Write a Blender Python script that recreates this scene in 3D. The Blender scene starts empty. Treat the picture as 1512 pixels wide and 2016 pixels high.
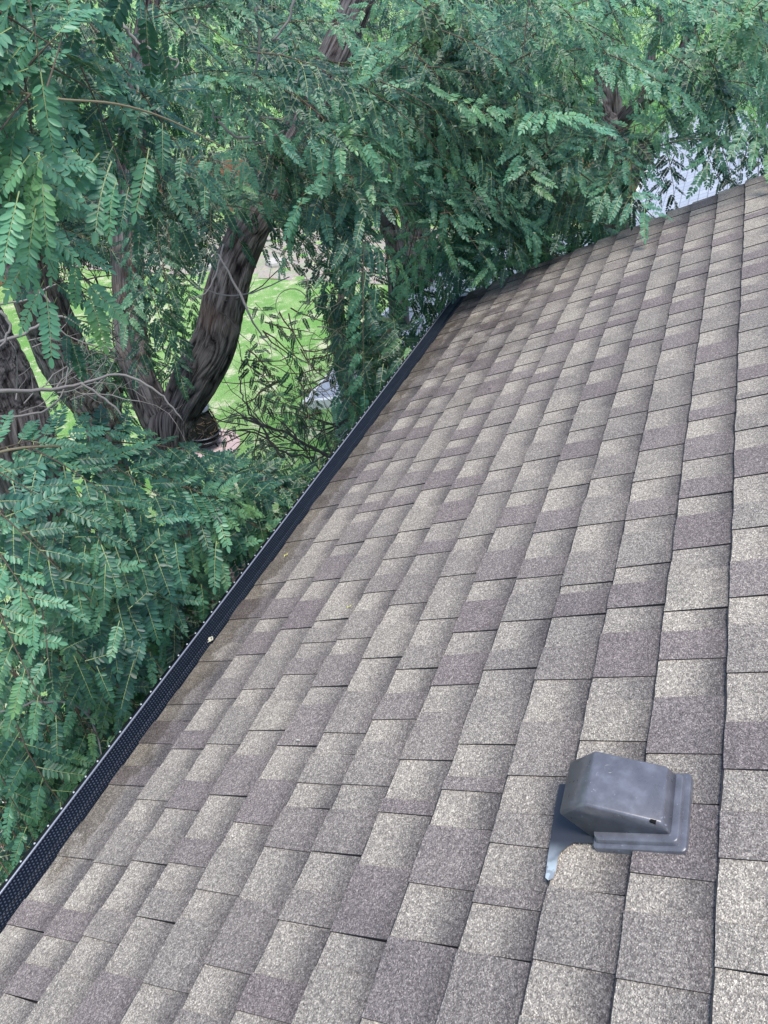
import bpy, bmesh, math, random
import numpy as np
from mathutils import Vector, Matrix
random.seed(7); rng = np.random.default_rng(11)
C = bpy.context.scene.collection
# ------------------------------------------------------------ camera (solved from the roof's vanishing points)
EZ = 5.7; PIT = math.radians(24.0); H = 1.249; F = 1532.0
UPW = np.array([0, -math.cos(PIT), math.sin(PIT)]); NW = np.array([0, math.sin(PIT), math.cos(PIT)])
CAM = UPW*1.712*H + NW*H + np.array([0, 0, EZ])
AX = np.array([0.73536523, 0.33332075, -0.59002988]); RT = np.array([0.35232251, -0.93179919, -0.08728758]); DN = np.array([-0.57888412, -0.14369256, -0.80264913])
cd = bpy.data.cameras.new('camera'); cam = bpy.data.objects.new('camera', cd); C.objects.link(cam)
cd.sensor_fit = 'VERTICAL'; cd.sensor_height = 36.0; cd.lens = 36.0*F/2016; cd.clip_start = 0.05; cd.clip_end = 1500
M = Matrix((RT, -DN, -AX)).transposed().to_4x4(); M.translation = Vector(CAM); cam.matrix_world = M
bpy.context.scene.camera = cam
def ray(px, py):
    v = RT*(px-756) + DN*(py-1008) + AX*F; return v/np.linalg.norm(v)
def P(px, py, t): return CAM + ray(px, py)*t
def onz(px, py, z): r = ray(px, py); return CAM + r*((z-CAM[2])/r[2])
def proj(p):
    q = np.asarray(p)-CAM; z = q@AX; return 756+F*(q@RT)/z, 1008+F*(q@DN)/z, z
def RP(u, s, h=0.0): return UPW*s + NW*h + np.array([u, 0, EZ])      # a point on the roof slope
# ------------------------------------------------------------ sky, sun, exposure
SUN_EL = math.radians(74); SUN_AZ = math.radians(-120)                 # azimuth measured from +x towards +y
w = bpy.data.worlds.new('World'); bpy.context.scene.world = w; w.use_nodes = True
nt = w.node_tree; bg = nt.nodes['Background']
sky = nt.nodes.new('ShaderNodeTexSky'); sky.sky_type = 'NISHITA'; sky.sun_disc = False
sky.sun_elevation = SUN_EL; sky.sun_rotation = math.radians(90)-SUN_AZ
nt.links.new(sky.outputs[0], bg.inputs[0]); bg.inputs[1].default_value = 0.13
sd = bpy.data.lights.new('sun', 'SUN'); sd.energy = 2.0; sd.angle = math.radians(28); sd.color = (1, 0.95, 0.87)
so = bpy.data.objects.new('sun', sd); C.objects.link(so)
sdir = Vector((math.cos(SUN_EL)*math.cos(SUN_AZ), math.cos(SUN_EL)*math.sin(SUN_AZ), math.sin(SUN_EL)))
so.rotation_euler = sdir.to_track_quat('Z', 'Y').to_euler()
vs = bpy.context.scene.view_settings; vs.view_transform = 'Standard'; vs.look = 'None'; vs.exposure = 0.97; vs.gamma = 1
# ------------------------------------------------------------ helpers
def tag(o, label=None, cat=None, group=None, kind=None):
    if label: o['label'] = label
    if cat: o['category'] = cat
    if group: o['group'] = group
    if kind: o['kind'] = kind
    return o
def empty(name, loc=(0, 0, 0)):
    o = bpy.data.objects.new(name, None); C.objects.link(o); o.location = Vector(loc); return o
def link(name, me, mats=None, parent=None):
    o = bpy.data.objects.new(name, me); C.objects.link(o)
    if mats:
        for m in (mats if isinstance(mats, (list, tuple)) else [mats]): me.materials.append(m)
    if parent is not None:
        o.parent = parent
        off = parent.location.copy(); p = parent.parent
        while p is not None: off += p.location; p = p.parent
        o.location = -off
    return o
def npmesh(name, V, faces_flat, loop_tot, mat_idx=None, smooth=False):
    me = bpy.data.meshes.new(name); V = np.asarray(V, dtype=np.float32)
    faces_flat = np.asarray(faces_flat, dtype=np.int32); loop_tot = np.asarray(loop_tot, dtype=np.int32)
    me.vertices.add(len(V)); me.vertices.foreach_set('co', V.ravel())
    me.loops.add(len(faces_flat)); me.loops.foreach_set('vertex_index', faces_flat)
    me.polygons.add(len(loop_tot))
    st = np.zeros(len(loop_tot), dtype=np.int32); st[1:] = np.cumsum(loop_tot)[:-1]
    me.polygons.foreach_set('loop_start', st); me.polygons.foreach_set('loop_total', loop_tot)
    if mat_idx is not None: me.polygons.foreach_set('material_index', np.asarray(mat_idx, dtype=np.int32))
    if smooth: me.polygons.foreach_set('use_smooth', np.ones(len(loop_tot), dtype=bool))
    me.update(calc_edges=True); return me
def pymesh(name, V, Fc, smooth=False):
    me = bpy.data.meshes.new(name); me.from_pydata([tuple(map(float, v)) for v in V], [], Fc)
    if smooth: me.polygons.foreach_set('use_smooth', [True]*len(Fc))
    me.update(); return me
class MB:
    def __init__(s): s.V = []; s.F = []
    def poly(s, pts):
        n = len(s.V); s.V += [np.asarray(p, float) for p in pts]; s.F.append(list(range(n, n+len(pts))))
    def hexa(s, b, t):                       # bottom quad and top quad
        n = len(s.V); s.V += [np.asarray(p, float) for p in list(b)+list(t)]; k = len(b)
        s.F.append([n+i for i in range(k)][::-1]); s.F.append([n+k+i for i in range(k)])
        for i in range(k): j = (i+1) % k; s.F.append([n+i, n+j, n+k+j, n+k+i])
    def box(s, x0, x1, y0, y1, z0, z1, f=lambda x, y, z: (x, y, z)):
        s.hexa([f(x0, y0, z0), f(x1, y0, z0), f(x1, y1, z0), f(x0, y1, z0)], [f(x0, y0, z1), f(x1, y0, z1), f(x1, y1, z1), f(x0, y1, z1)])
    def tube(s, pts, rad, k=6, cap=True):
        pts = [np.asarray(p, float) for p in pts]; n0 = len(s.V); N = len(pts)
        if not hasattr(rad, '__len__'): rad = [rad]*N
        ref = None
        for i, p in enumerate(pts):
            T = pts[min(i+1, N-1)]-pts[max(i-1, 0)]; T = T/(np.linalg.norm(T)+1e-9)
            if ref is None: ref = np.array([0, 0, 1.]) if abs(T[2]) < .9 else np.array([1., 0, 0])
            a = ref-T*(ref@T); a /= np.linalg.norm(a)+1e-9; ref = a; b = np.cross(T, a)
            for j in range(k):
                an = 2*math.pi*j/k; s.V.append(p+(a*math.cos(an)+b*math.sin(an))*rad[i])
        for i in range(N-1):
            for j in range(k):
                q = (j+1) % k; s.F.append([n0+i*k+j, n0+i*k+q, n0+(i+1)*k+q, n0+(i+1)*k+j])
        if cap: s.F.append([n0+j for j in range(k)][::-1]); s.F.append([n0+(N-1)*k+j for j in range(k)])
    def lathe(s, c, prof, k=32, f=None, a0=0, a1=2*math.pi):
        n0 = len(s.V)
        for (r, z) in prof:
            for j in range(k): an = 2*math.pi*j/k; s.V.append(np.array([c[0]+r*math.cos(an), c[1]+r*math.sin(an), c[2]+z]))
        for i in range(len(prof)-1):
            for j in range(k): q = (j+1) % k; s.F.append([n0+i*k+j, n0+i*k+q, n0+(i+1)*k+q, n0+(i+1)*k+j])
    def build(s, name, mat, parent=None, smooth=False): return link(name, pymesh(name, s.V, s.F, smooth), mat, parent)
def spline(pts, n):                          # Catmull-Rom through arrays of any width
    pts = np.asarray(pts, float); K = len(pts); out = []
    E = np.vstack([2*pts[0]-pts[1], pts, 2*pts[-1]-pts[-2]])
    for q in np.linspace(0, K-1-1e-6, n):
        i = int(q); t = q-i; a, b, c, d = E[i], E[i+1], E[i+2], E[i+3]
        out.append(.5*((2*b)+(-a+c)*t+(2*a-5*b+4*c-d)*t*t+(-a+3*b-3*c+d)*t**3))
    return np.array(out)
# ------------------------------------------------------------ materials
def mat(name, col=(.5, .5, .5), rough=.6, metal=0, spec=.5):
    m = bpy.data.materials.new(name); m.use_nodes = True; b = m.node_tree.nodes['Principled BSDF']
    b.inputs['Base Color'].default_value = (*col, 1); b.inputs['Roughness'].default_value = rough; b.inputs['Metallic'].default_value = metal
    b.inputs['Specular IOR Level'].default_value = spec; return m
class NB:
    def __init__(s, m): s.t = m.node_tree; s.b = s.t.nodes['Principled BSDF']
    def n(s, ty, **kw):
        x = s.t.nodes.new(ty)
        for k, v in kw.items():
            if k in ('operation', 'data_type', 'blend_type', 'feature', 'attribute_name', 'noise_dimensions', 'wave_type', 'bands_direction', 'uv_map', 'distance', 'clamp', 'clamp_result', 'attribute_type', 'layer_name'): setattr(x, k, v)
        return x
    def l(s, a, b): s.t.links.new(a, b)
    def setin(s, sock, v):
        if hasattr(v, 'is_output') or isinstance(v, bpy.types.NodeSocket): s.l(v, sock)
        else: sock.default_value = v
    def math(s, op, a, b=0.0, c=0.0, clamp=False):
        x = s.t.nodes.new('ShaderNodeMath'); x.operation = op; x.use_clamp = clamp
        s.setin(x.inputs[0], a); s.setin(x.inputs[1], b); s.setin(x.inputs[2], c); return x.outputs[0]
    def mix(s, f, a, b, bt='MIX'):
        x = s.t.nodes.new('ShaderNodeMix'); x.data_type = 'RGBA'; x.blend_type = bt
        s.setin(x.inputs[0], f); s.setin(x.inputs[6], (*a, 1) if isinstance(a, tuple) else a); s.setin(x.inputs[7], (*b, 1) if isinstance(b, tuple) else b); return x.outputs[2]
    def noise(s, vec, scale, detail=3, rough=.5):
        x = s.t.nodes.new('ShaderNodeTexNoise'); x.inputs['Scale'].default_value = scale; x.inputs['Detail'].default_value = detail; x.inputs['Roughness'].default_value = rough
        if vec is not None: s.l(vec, x.inputs['Vector'])
        return x.outputs[0]
    def ramp(s, f, pts):
        x = s.t.nodes.new('ShaderNodeValToRGB'); s.setin(x.inputs[0], f); cr = x.color_ramp
        while len(cr.elements) < len(pts): cr.elements.new(.5)
        for e, (p, c) in zip(cr.elements, pts): e.position = p; e.color = (*c, 1) if len(c) == 3 else c
        return x.outputs[0]
    def smooth(s, v, a, b):
        x = s.t.nodes.new('ShaderNodeMapRange'); x.interpolation_type = 'SMOOTHSTEP'; s.setin(x.inputs[0], v); x.inputs[1].default_value = a; x.inputs[2].default_value = b; return x.outputs[0]
    def bump(s, h, strength=.5, dist=.01):
        x = s.t.nodes.new('ShaderNodeBump'); s.l(h, x.inputs['Height']); x.inputs['Strength'].default_value = strength; x.inputs['Distance'].default_value = dist; s.l(x.outputs[0], s.b.inputs['Normal'])
    def geo(s): return s.t.nodes.new('ShaderNodeNewGeometry').outputs['Position']
    def obj(s): return s.t.nodes.new('ShaderNodeTexCoord').outputs['Object']
# asphalt shingles
M_SH = mat('shingle_granules', rough=.9, spec=.25); q = NB(M_SH)
uvm = q.n('ShaderNodeUVMap', uv_map='roof'); sx = q.t.nodes.new('ShaderNodeSeparateXYZ'); q.l(uvm.outputs[0], sx.inputs[0])
cvm = q.n('ShaderNodeUVMap', uv_map='cell'); cx = q.t.nodes.new('ShaderNodeSeparateXYZ'); q.l(cvm.outputs[0], cx.inputs[0])
at = q.n('ShaderNodeAttribute', attribute_name='cellc'); ac = q.t.nodes.new('ShaderNodeSeparateColor'); q.l(at.outputs['Color'], ac.inputs[0])
g = q.geo()
wob = q.math('MULTIPLY_ADD', q.noise(g, 30, 2), .22, -.11)
gr = q.smooth(q.math('ADD', cx.outputs[1], wob), .22, 1.02)
slot = q.mix(gr, (.445, .408, .355), (.125, .115, .118))
slot = q.mix(q.math('MULTIPLY', ac.outputs[1], .45), slot, (.27, .25, .235))
tooth = q.ramp(ac.outputs[1], [(0, (.240, .208, .206)), (.3, (.258, .230, .224)), (.5, (.29, .264, .245)), (.8, (.325, .30, .272)), (1, (.39, .36, .315))])
tooth = q.mix(q.math('MULTIPLY', q.smooth(q.math('ADD', cx.outputs[1], wob), .5, 1.02), .7), tooth, (.135, .122, .125))
col = q.mix(ac.outputs[0], slot, tooth)
vo = q.n('ShaderNodeTexVoronoi'); vo.inputs['Scale'].default_value = 480; q.l(g, vo.inputs['Vector'])
vs_ = q.t.nodes.new('ShaderNodeSeparateColor'); q.l(vo.outputs['Color'], vs_.inputs[0])
gm = q.ramp(vs_.outputs[0], [(0, (.46, .44, .44)), (.4, (.80, .78, .77)), (.72, (1.10, 1.08, 1.06)), (.88, (1.42, 1.38, 1.32)), (1, (2.0, 1.95, 1.85))])
col = q.mix(1.0, col, gm, 'MULTIPLY')
n2 = q.noise(g, 130, 3, .6); col = q.mix(1.0, col, q.ramp(n2, [(.3, (.72, .72, .73)), (.7, (1.28, 1.28, 1.26))]), 'MULTIPLY')
n3 = q.noise(g, 2.2, 3, .6); col = q.mix(1.0, col, q.ramp(n3, [(.3, (.84, .84, .86)), (.7, (1.13, 1.12, 1.10))]), 'MULTIPLY')
# damp dirty band along the gutter, with its own ragged outline
sn = q.math('MULTIPLY_ADD', q.noise(g, 7, 4, .65), .20, -.10)
sa = q.math('ADD', sx.outputs[1], sn)
st = q.math('SUBTRACT', 1.0, q.smooth(sa, .06, .085))
st = q.math('MULTIPLY', st, q.smooth(q.math('ADD', sx.outputs[0], q.math('MULTIPLY', sn, 4)), .55, .8))
col = q.mix(q.math('MULTIPLY', st, q.math('MULTIPLY_ADD', q.noise(g, 14, 4, .7), 1.3, .12, clamp=True)), col, q.mix(1.0, col, (.42, .39, .35), 'MULTIPLY'))
st2 = q.math('MULTIPLY', q.math('SUBTRACT', 1.0, q.smooth(sa, .115, .125)), q.smooth(sx.outputs[0], .6, 1.2)); col = q.mix(q.math('MULTIPLY', st2, .3), col, q.mix(1.0, col, (.6, .58, .56), 'MULTIPLY'))
# grey weather staining by the far corner
fa = q.math('MULTIPLY', q.smooth(sx.outputs[0], 2.2, 4.2), q.math('SUBTRACT', 1.0, q.smooth(q.math('ADD', sx.outputs[1], q.math('MULTIPLY', sn, 3)), .35, 1.1)))
fa = q.math('MULTIPLY', fa, q.smooth(q.noise(g, 6, 5, .65), .38, .58)); col = q.mix(q.math('MULTIPLY', fa, .9), col, q.mix(1.0, col, (.46, .44, .44), 'MULTIPLY'))
q.l(col, q.b.inputs['Base Color']); q.bump(vo.outputs['Distance'], .7, .003)
M_ASPH = mat('asphalt_edge_and_shadow_line', (.03, .03, .034), .95)
M_NAVY = mat('black_gutter_metal', (.0035, .005, .010), .5, 0, .15)
M_GUARD = mat('perforated_guard_metal', (.009, .012, .024), .5, 0, .12); q = NB(M_GUARD)
uvm = q.n('ShaderNodeUVMap', uv_map='roof'); sx = q.t.nodes.new('ShaderNodeSeparateXYZ'); q.l(uvm.outputs[0], sx.inputs[0])
a = q.math('MULTIPLY', sx.outputs[0], 1/.0115); b_ = q.math('MULTIPLY', sx.outputs[1], 1/.0098)
row = q.math('MULTIPLY', q.math('MODULO', q.math('FLOOR', b_), 2.0), .5)
fx = q.math('SUBTRACT', q.math('FRACT', q.math('ADD', a, row)), .5); fy = q.math('SUBTRACT', q.math('FRACT', b_), .5)
rr = q.math('SQRT', q.math('ADD', q.math('MULTIPLY', fx, fx), q.math('MULTIPLY', fy, fy)))
dot = q.math('SUBTRACT', 1.0, q.smooth(rr, .2, .3))
dot = q.math('MULTIPLY', dot, q.math('MULTIPLY_ADD', q.noise(q.geo(), 60, 2), .9, .1, True))
q.l(q.mix(dot, (.003, .005, .010), (.085, .11, .155)), q.b.inputs['Base Color']); q.l(q.math('MULTIPLY_ADD', q.noise(q.geo(), 14, 3), .3, .4), q.b.inputs['Roughness'])
M_RIVET = mat('bright_screw_head', (.5, .52, .55), .4, .3)
M_WHITE = mat('white_painted_metal', (.8, .81, .82), .4)
M_VENT = mat('weathered_vent_plastic', (.05, .05, .058), .36, 0, .6); q = NB(M_VENT); g = q.obj()
n1 = q.noise(g, 28, 4, .6); n2 = q.noise(g, 120, 3, .6)
c = q.mix(q.smooth(n1, .35, .85), (.105, .106, .124), (.18, .19, .225)); c = q.mix(q.smooth(n2, .64, .74), c, (.26, .28, .32)); q.l(c, q.b.inputs['Base Color'])
q.l(q.math('MULTIPLY_ADD', n1, .3, .16), q.b.inputs['Roughness']); q.bump(n2, .12, .002); q.b.inputs['Coat Weight'].default_value = .35; q.b.inputs['Coat Roughness'].default_value = .3
M_FLASH = mat('galvanised_flashing', (.10, .12, .17), .38, .25); q = NB(M_FLASH); g = q.obj()
sx = q.t.nodes.new('ShaderNodeSeparateXYZ'); q.l(g, sx.inputs[0])
pk = q.math('MULTIPLY', q.smooth(q.noise(g, 45, 4, .6), .47, .52), q.math('SUBTRACT', 1.0, q.smooth(sx.outputs[0], .775, .80)))
base = q.mix(q.smooth(q.noise(g, 16, 3), .4, .65), (.13, .145, .165), (.36, .39, .42)); base = q.mix(q.smooth(sx.outputs[0], .80, .835), base, (.05, .055, .07))
q.l(q.mix(pk, base, (.55, .62, .64)), q.b.inputs['Base Color']); q.bump(q.noise(g, 30, 3), .3, .004)
def leafmat(name, dark, mid, light, under, trans, tcol):
    m = mat(name, rough=.38, spec=.42); q = NB(m); at = q.n('ShaderNodeAttribute', attribute_name='tone')
    c = q.ramp(at.outputs['Fac'], [(0, dark), (.5, mid), (1, light)])  # low tone paints shade on deep layers, high tone light on near boughs
    nn = q.noise(q.geo(), 2.6, 3, .6); c = q.mix(q.math('MULTIPLY', q.smooth(nn, .50, .72), .55), c, q.mix(1.0, c, (2.0, 1.35, .55), 'MULTIPLY')); c = q.mix(q.math('MULTIPLY', q.smooth(nn, .48, .28), .5), c, q.mix(1.0, c, (.8, .95, 1.35), 'MULTIPLY'))
    ge = q.t.nodes.new('ShaderNodeNewGeometry'); c2 = q.mix(ge.outputs['Backfacing'], c, under)
    q.l(c2, q.b.inputs['Base Color']); tr = q.t.nodes.new('ShaderNodeBsdfTranslucent'); q.l(q.mix(.5, c, tcol), tr.inputs[0])
    mx = q.t.nodes.new('ShaderNodeMixShader'); mx.inputs[0].default_value = trans
    out = q.t.nodes['Material Output']; q.l(q.b.outputs[0], mx.inputs[1]); q.l(tr.outputs[0], mx.inputs[2]); q.l(mx.outputs[0], out.inputs[0]); return m
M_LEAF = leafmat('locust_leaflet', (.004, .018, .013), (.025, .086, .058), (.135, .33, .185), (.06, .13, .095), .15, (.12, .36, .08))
M_LEAFY = leafmat('sunny_locust_leaflet', (.025, .10, .045), (.10, .29, .10), (.27, .52, .16), (.20, .33, .20), .32, (.26, .50, .08))  # lighter, yellower copy of the leaflet colours, standing for sunlit foliage
M_STEM = mat('green_leaf_stalk', (.34, .42, .18), .5)
M_STEMB = mat('young_brown_stem', (.20, .17, .10), .6)
M_TWIG = mat('brown_twig', (.10, .075, .055), .8)
M_DEAD = mat('dead_grey_twig', (.24, .22, .21), .85)
M_DEADD = mat('dark_dead_twig', (.06, .055, .055), .9)
M_TEND = mat('pale_tendril', (.38, .33, .22), .7)
M_BARK = mat('furrowed_bark', rough=.95, spec=.1); q = NB(M_BARK)
at = q.n('ShaderNodeAttribute', attribute_name='furrow'); uvm = q.n('ShaderNodeUVMap', uv_map='bark')
n1 = q.noise(uvm.outputs[0], 18, 5, .65); n2 = q.noise(q.geo(), 3, 3)
c = q.ramp(q.math('ADD', at.outputs['Fac'], q.math('MULTIPLY_ADD', n1, .5, -.25)), [(.05, (.016, .014, .015)), (.25, (.055, .050, .050)), (.55, (.115, .106, .106)), (1, (.22, .205, .20))])
c = q.mix(q.math('MULTIPLY', q.smooth(n2, .55, .75), .4), c, (.15, .10, .08)); q.l(c, q.b.inputs['Base Color']); c0_ = c; mp = q.t.nodes.new('ShaderNodeMapping'); q.l(uvm.outputs[0], mp.inputs[0]); mp.inputs['Scale'].default_value = (60, 9, 1); n4 = q.noise(mp.outputs[0], 1.0, 4, .6); q.l(q.mix(1., c0_, q.ramp(n4, [(.36, (.32, .30, .30)), (.46, (.85, .85, .85)), (.68, (1.35, 1.3, 1.3))]), 'MULTIPLY'), q.b.inputs['Base Color']); q.bump(q.math('ADD', n1, n4), .9, .014)
# ------------------------------------------------------------ ground and setting
def sheet(name, x0, x1, y0, y1, z, nx, ny, m, fz=None, kind='structure'):
    X, Y = np.meshgrid(np.linspace(x0, x1, nx), np.linspace(y0, y1, ny)); Z = np.full(X.shape, float(z))
    if fz: Z = Z+fz(X, Y)
    V = np.stack([X, Y, Z], -1).reshape(-1, 3); i = np.arange(nx*ny).reshape(ny, nx)
    Q = np.stack([i[:-1, :-1], i[:-1, 1:], i[1:, 1:], i[1:, :-1]], -1).reshape(-1)
    o = link(name, npmesh(name, V, Q, np.full(len(Q)//4, 4), smooth=True), m); tag(o, kind=kind); return o
M_LAWN = mat('mown_lawn', rough=.9, spec=.2); q = NB(M_LAWN); g = q.geo()
c = q.mix(q.smooth(q.noise(g, .9, 5, .65), .36, .66), (.17, .36, .10), (.30, .47, .19)); c = q.mix(q.smooth(q.noise(g, 1.5, 6, .75), .50, .62), c, (.55, .58, .40))  # grass colours lightened to stand for sunlight on the lawn
c = q.mix(1.0, c, q.ramp(q.noise(g, 38, 4, .7), [(.35, (.5, .58, .42)), (.65, (1.45, 1.35, 1.4))]), 'MULTIPLY'); q.l(c, q.b.inputs['Base Color']); q.bump(q.noise(g, 60, 3), .8, .03)
sheet('ground', -150, 300, -180, 220, 0, 60, 60, M_LAWN)
M_MULCH = mat('bark_mulch', rough=1); q = NB(M_MULCH); g = q.geo()
c = q.ramp(q.noise(g, 26, 6, .75), [(.35, (.02, .015, .012)), (.5, (.10, .07, .05)), (.62, (.26, .20, .16)), (.7, (.5, .46, .42))]); q.l(c, q.b.inputs['Base Color']); q.bump(q.noise(g, 30, 4), 1, .04)
sheet('mulch_bed', -3, 8.6, -.2, 5.3, .008, 40, 20, M_MULCH)
M_GRAV = mat('pale_gravel', rough=.95); q = NB(M_GRAV); g = q.geo()
vo = q.n('ShaderNodeTexVoronoi'); vo.inputs['Scale'].default_value = 9; q.l(g, vo.inputs['Vector'])
c = q.mix(.18, (.40, .36, .31), vo.outputs['Color'], 'SOFT_LIGHT'); c = q.mix(q.smooth(q.noise(g, 2, 4), .5, .65), c, (.33, .36, .25)); q.l(c, q.b.inputs['Base Color']); q.bump(vo.outputs['Distance'], 1, .05)
sheet('gravel_bed', 19.6, 24.6, 3, 18, .012, 30, 60, M_GRAV, lambda X, Y: .02*np.sin(X*5)*np.cos(Y*4))
# ------------------------------------------------------------ house
house = tag(empty('house', (0, 0, 0)), 'house with a brown grey laminated shingle roof seen from on top of its slope', 'house')
EXP = .1455; RAKE = 5.045; XL = -2.6; RIDGE = 5.2
def build_shingles():
    V = []; Q = []; UVr = []; UVc = []; CC = []; MI = []
    ks = 0; s0 = -.004; edges = [s0]
    while edges[-1] < RIDGE: edges.append(.175+EXP*ks); ks += 1
    r = random.Random(5)
    def put(quad, uvs, cell, cc, mi):
        n = len(V); V.extend(quad); Q.extend([n, n+1, n+2, n+3]); UVr.extend(uvs); UVc.extend(cell); CC.extend([cc]*4); MI.append(mi)
    for k in range(len(edges)-1):
        sa, sb = edges[k], edges[k+1]+.02
        L = sb-sa; cells = []; u = XL+r.uniform(-.2, 0); tooth = r.random() < .5
        while u < RAKE:
            ln = r.choice([.07, .09, .11, .13, .145]) if tooth else r.choice([.07, .09, .11, .13])
            if r.random() < .03: ln = .035
            cells.append((u, min(u+ln, RAKE+r.uniform(-.003, .003)) if u+ln < RAKE-.02 else RAKE, tooth)); u = cells[-1][1]
            tooth = not tooth
            if u >= RAKE-.0001: break
        ph = r.uniform(0, 6.28); sh = r.uniform(-.002, .002)
        def edge(u): return sa+sh+.0018*math.sin(u*2.1+ph)+.0012*math.sin(u*9+ph*2)+.0010*math.sin(u*37+ph*3)
        prevj = {}
        for (ua, ub, th) in cells:
            cr = r.random(); cc = (1.0 if th else 0.0, cr, r.random(), 1)
            sk = r.uniform(-.004, .004); lift = r.uniform(-.0008, .0012); nu = max(2, int((ub-ua)/.03)); nv = 4
            top = .0036 if th else 0.0
            us = np.linspace(ua, ub, nu+1); vsn = np.linspace(0, 1, nv+1)
            def pt(u, v, hh=0.0):
                e = edge(u)+ (r.uniform(-.0006, .0006) if v == 0 else 0)
                s = e+(sb-e)*v; uu = u+sk*v*(1 if ua > XL else 0)
                if u >= RAKE-1e-6: uu = RAKE
                h = .0145-.0105*v*L/.165+top*(1-.25*v)+lift*math.sin((u-ua)/(ub-ua+1e-6)*3.14)*(1-v)+hh
                return RP(uu, s, h), (uu, s)
            grid = [[pt(u, v) for u in us] for v in vsn]
            for j in range(nv):
                for i in range(nu):
                    ps = [grid[j][i], grid[j][i+1], grid[j+1][i+1], grid[j+1][i]]
                    f = lambda i_, j_: ((us[i_]-ua)/(ub-ua), vsn[j_]*L/EXP)
                    put([p[0] for p in ps], [p[1] for p in ps], [f(i, j), f(i+1, j), f(i+1, j+1), f(i, j+1)], cc, 0)
            for i in range(nu):               # butt edge, then a dark ledge added to draw the course shadow line
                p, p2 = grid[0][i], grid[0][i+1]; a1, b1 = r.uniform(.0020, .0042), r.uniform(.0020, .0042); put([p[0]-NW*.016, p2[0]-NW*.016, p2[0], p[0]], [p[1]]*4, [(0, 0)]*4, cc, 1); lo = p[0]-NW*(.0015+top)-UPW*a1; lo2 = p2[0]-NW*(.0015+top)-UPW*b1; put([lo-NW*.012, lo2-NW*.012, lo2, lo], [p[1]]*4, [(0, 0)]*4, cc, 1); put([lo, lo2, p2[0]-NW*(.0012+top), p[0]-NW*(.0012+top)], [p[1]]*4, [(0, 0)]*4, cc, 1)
            for i, sg in ((0, 1), (nu, -1)):  # sides of the raised tabs
                for j in range(nv):
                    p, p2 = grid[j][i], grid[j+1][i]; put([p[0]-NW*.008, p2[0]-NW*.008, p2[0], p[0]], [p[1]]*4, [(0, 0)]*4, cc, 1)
    me = npmesh('roof', np.array(V), Q, np.full(len(Q)//4, 4), MI)
    for nm, dat in (('roof', UVr), ('cell', UVc)):
        l = me.uv_layers.new(name=nm); l.data.foreach_set('uv', np.array(dat, dtype=np.float32).ravel())
    ca = me.color_attributes.new('cellc', 'FLOAT_COLOR', 'CORNER'); ca.data.foreach_set('color', np.array(CC, dtype=np.float32).ravel())
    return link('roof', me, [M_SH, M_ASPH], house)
roof = build_shingles()
M_TRIM = mat('dark_brown_trim', (.05, .04, .04), .5); M_WALL = mat('tan_siding', rough=.8); q = NB(M_WALL)
q.l(q.mix(q.noise(q.geo(), 6, 4), (.42, .36, .29), (.48, .42, .34)), q.b.inputs['Base Color'])
m = MB(); c3 = lambda u, s, h: RP(u, s, h)
m.box(XL, RAKE-.02, .01, RIDGE, -.10, -.004, c3)
m.build('roof_deck', M_TRIM, house)
ridge_y = RP(0, RIDGE)[1]; ridge_z = RP(0, RIDGE)[2]
m = MB(); m.hexa([(XL, ridge_y, ridge_z-.1), (RAKE-.02, ridge_y, ridge_z-.1), (RAKE-.02, 2*ridge_y, EZ-.1), (XL, 2*ridge_y, EZ-.1)][::-1], [(XL, ridge_y, ridge_z), (RAKE, ridge_y, ridge_z), (RAKE, 2*ridge_y, EZ), (XL, 2*ridge_y, EZ)][::-1])
m.build('rear_roof_slope', M_ASPH, house)
m = MB(); X1 = RAKE-.35; yb = 2*ridge_y+.5
m.hexa([(XL+.3, -.5, 0), (X1, -.5, 0), (X1, yb, 0), (XL+.3, yb, 0)], [(XL+.3, -.5, EZ-.02), (X1, -.5, EZ-.02), (X1, yb, EZ-.02), (XL+.3, yb, EZ-.02)])
m.poly([(X1, -.5, EZ-.02), (X1, yb, EZ-.02), (X1, ridge_y, ridge_z-.25)]); m.poly([(XL+.3, -.5, EZ-.02), (XL+.3, yb, EZ-.02), (XL+.3, ridge_y, ridge_z-.25)])
m.build('wall', M_WALL, house)
m = MB(); m.box(XL, RAKE-.015, -.5, -.004, EZ-.22, EZ-.16); m.build('soffit', M_TRIM, house)
m = MB(); m.box(XL, RAKE-.015, -.002, .016, EZ-.19, EZ-.03); m.build('fascia', M_TRIM, house)
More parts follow.
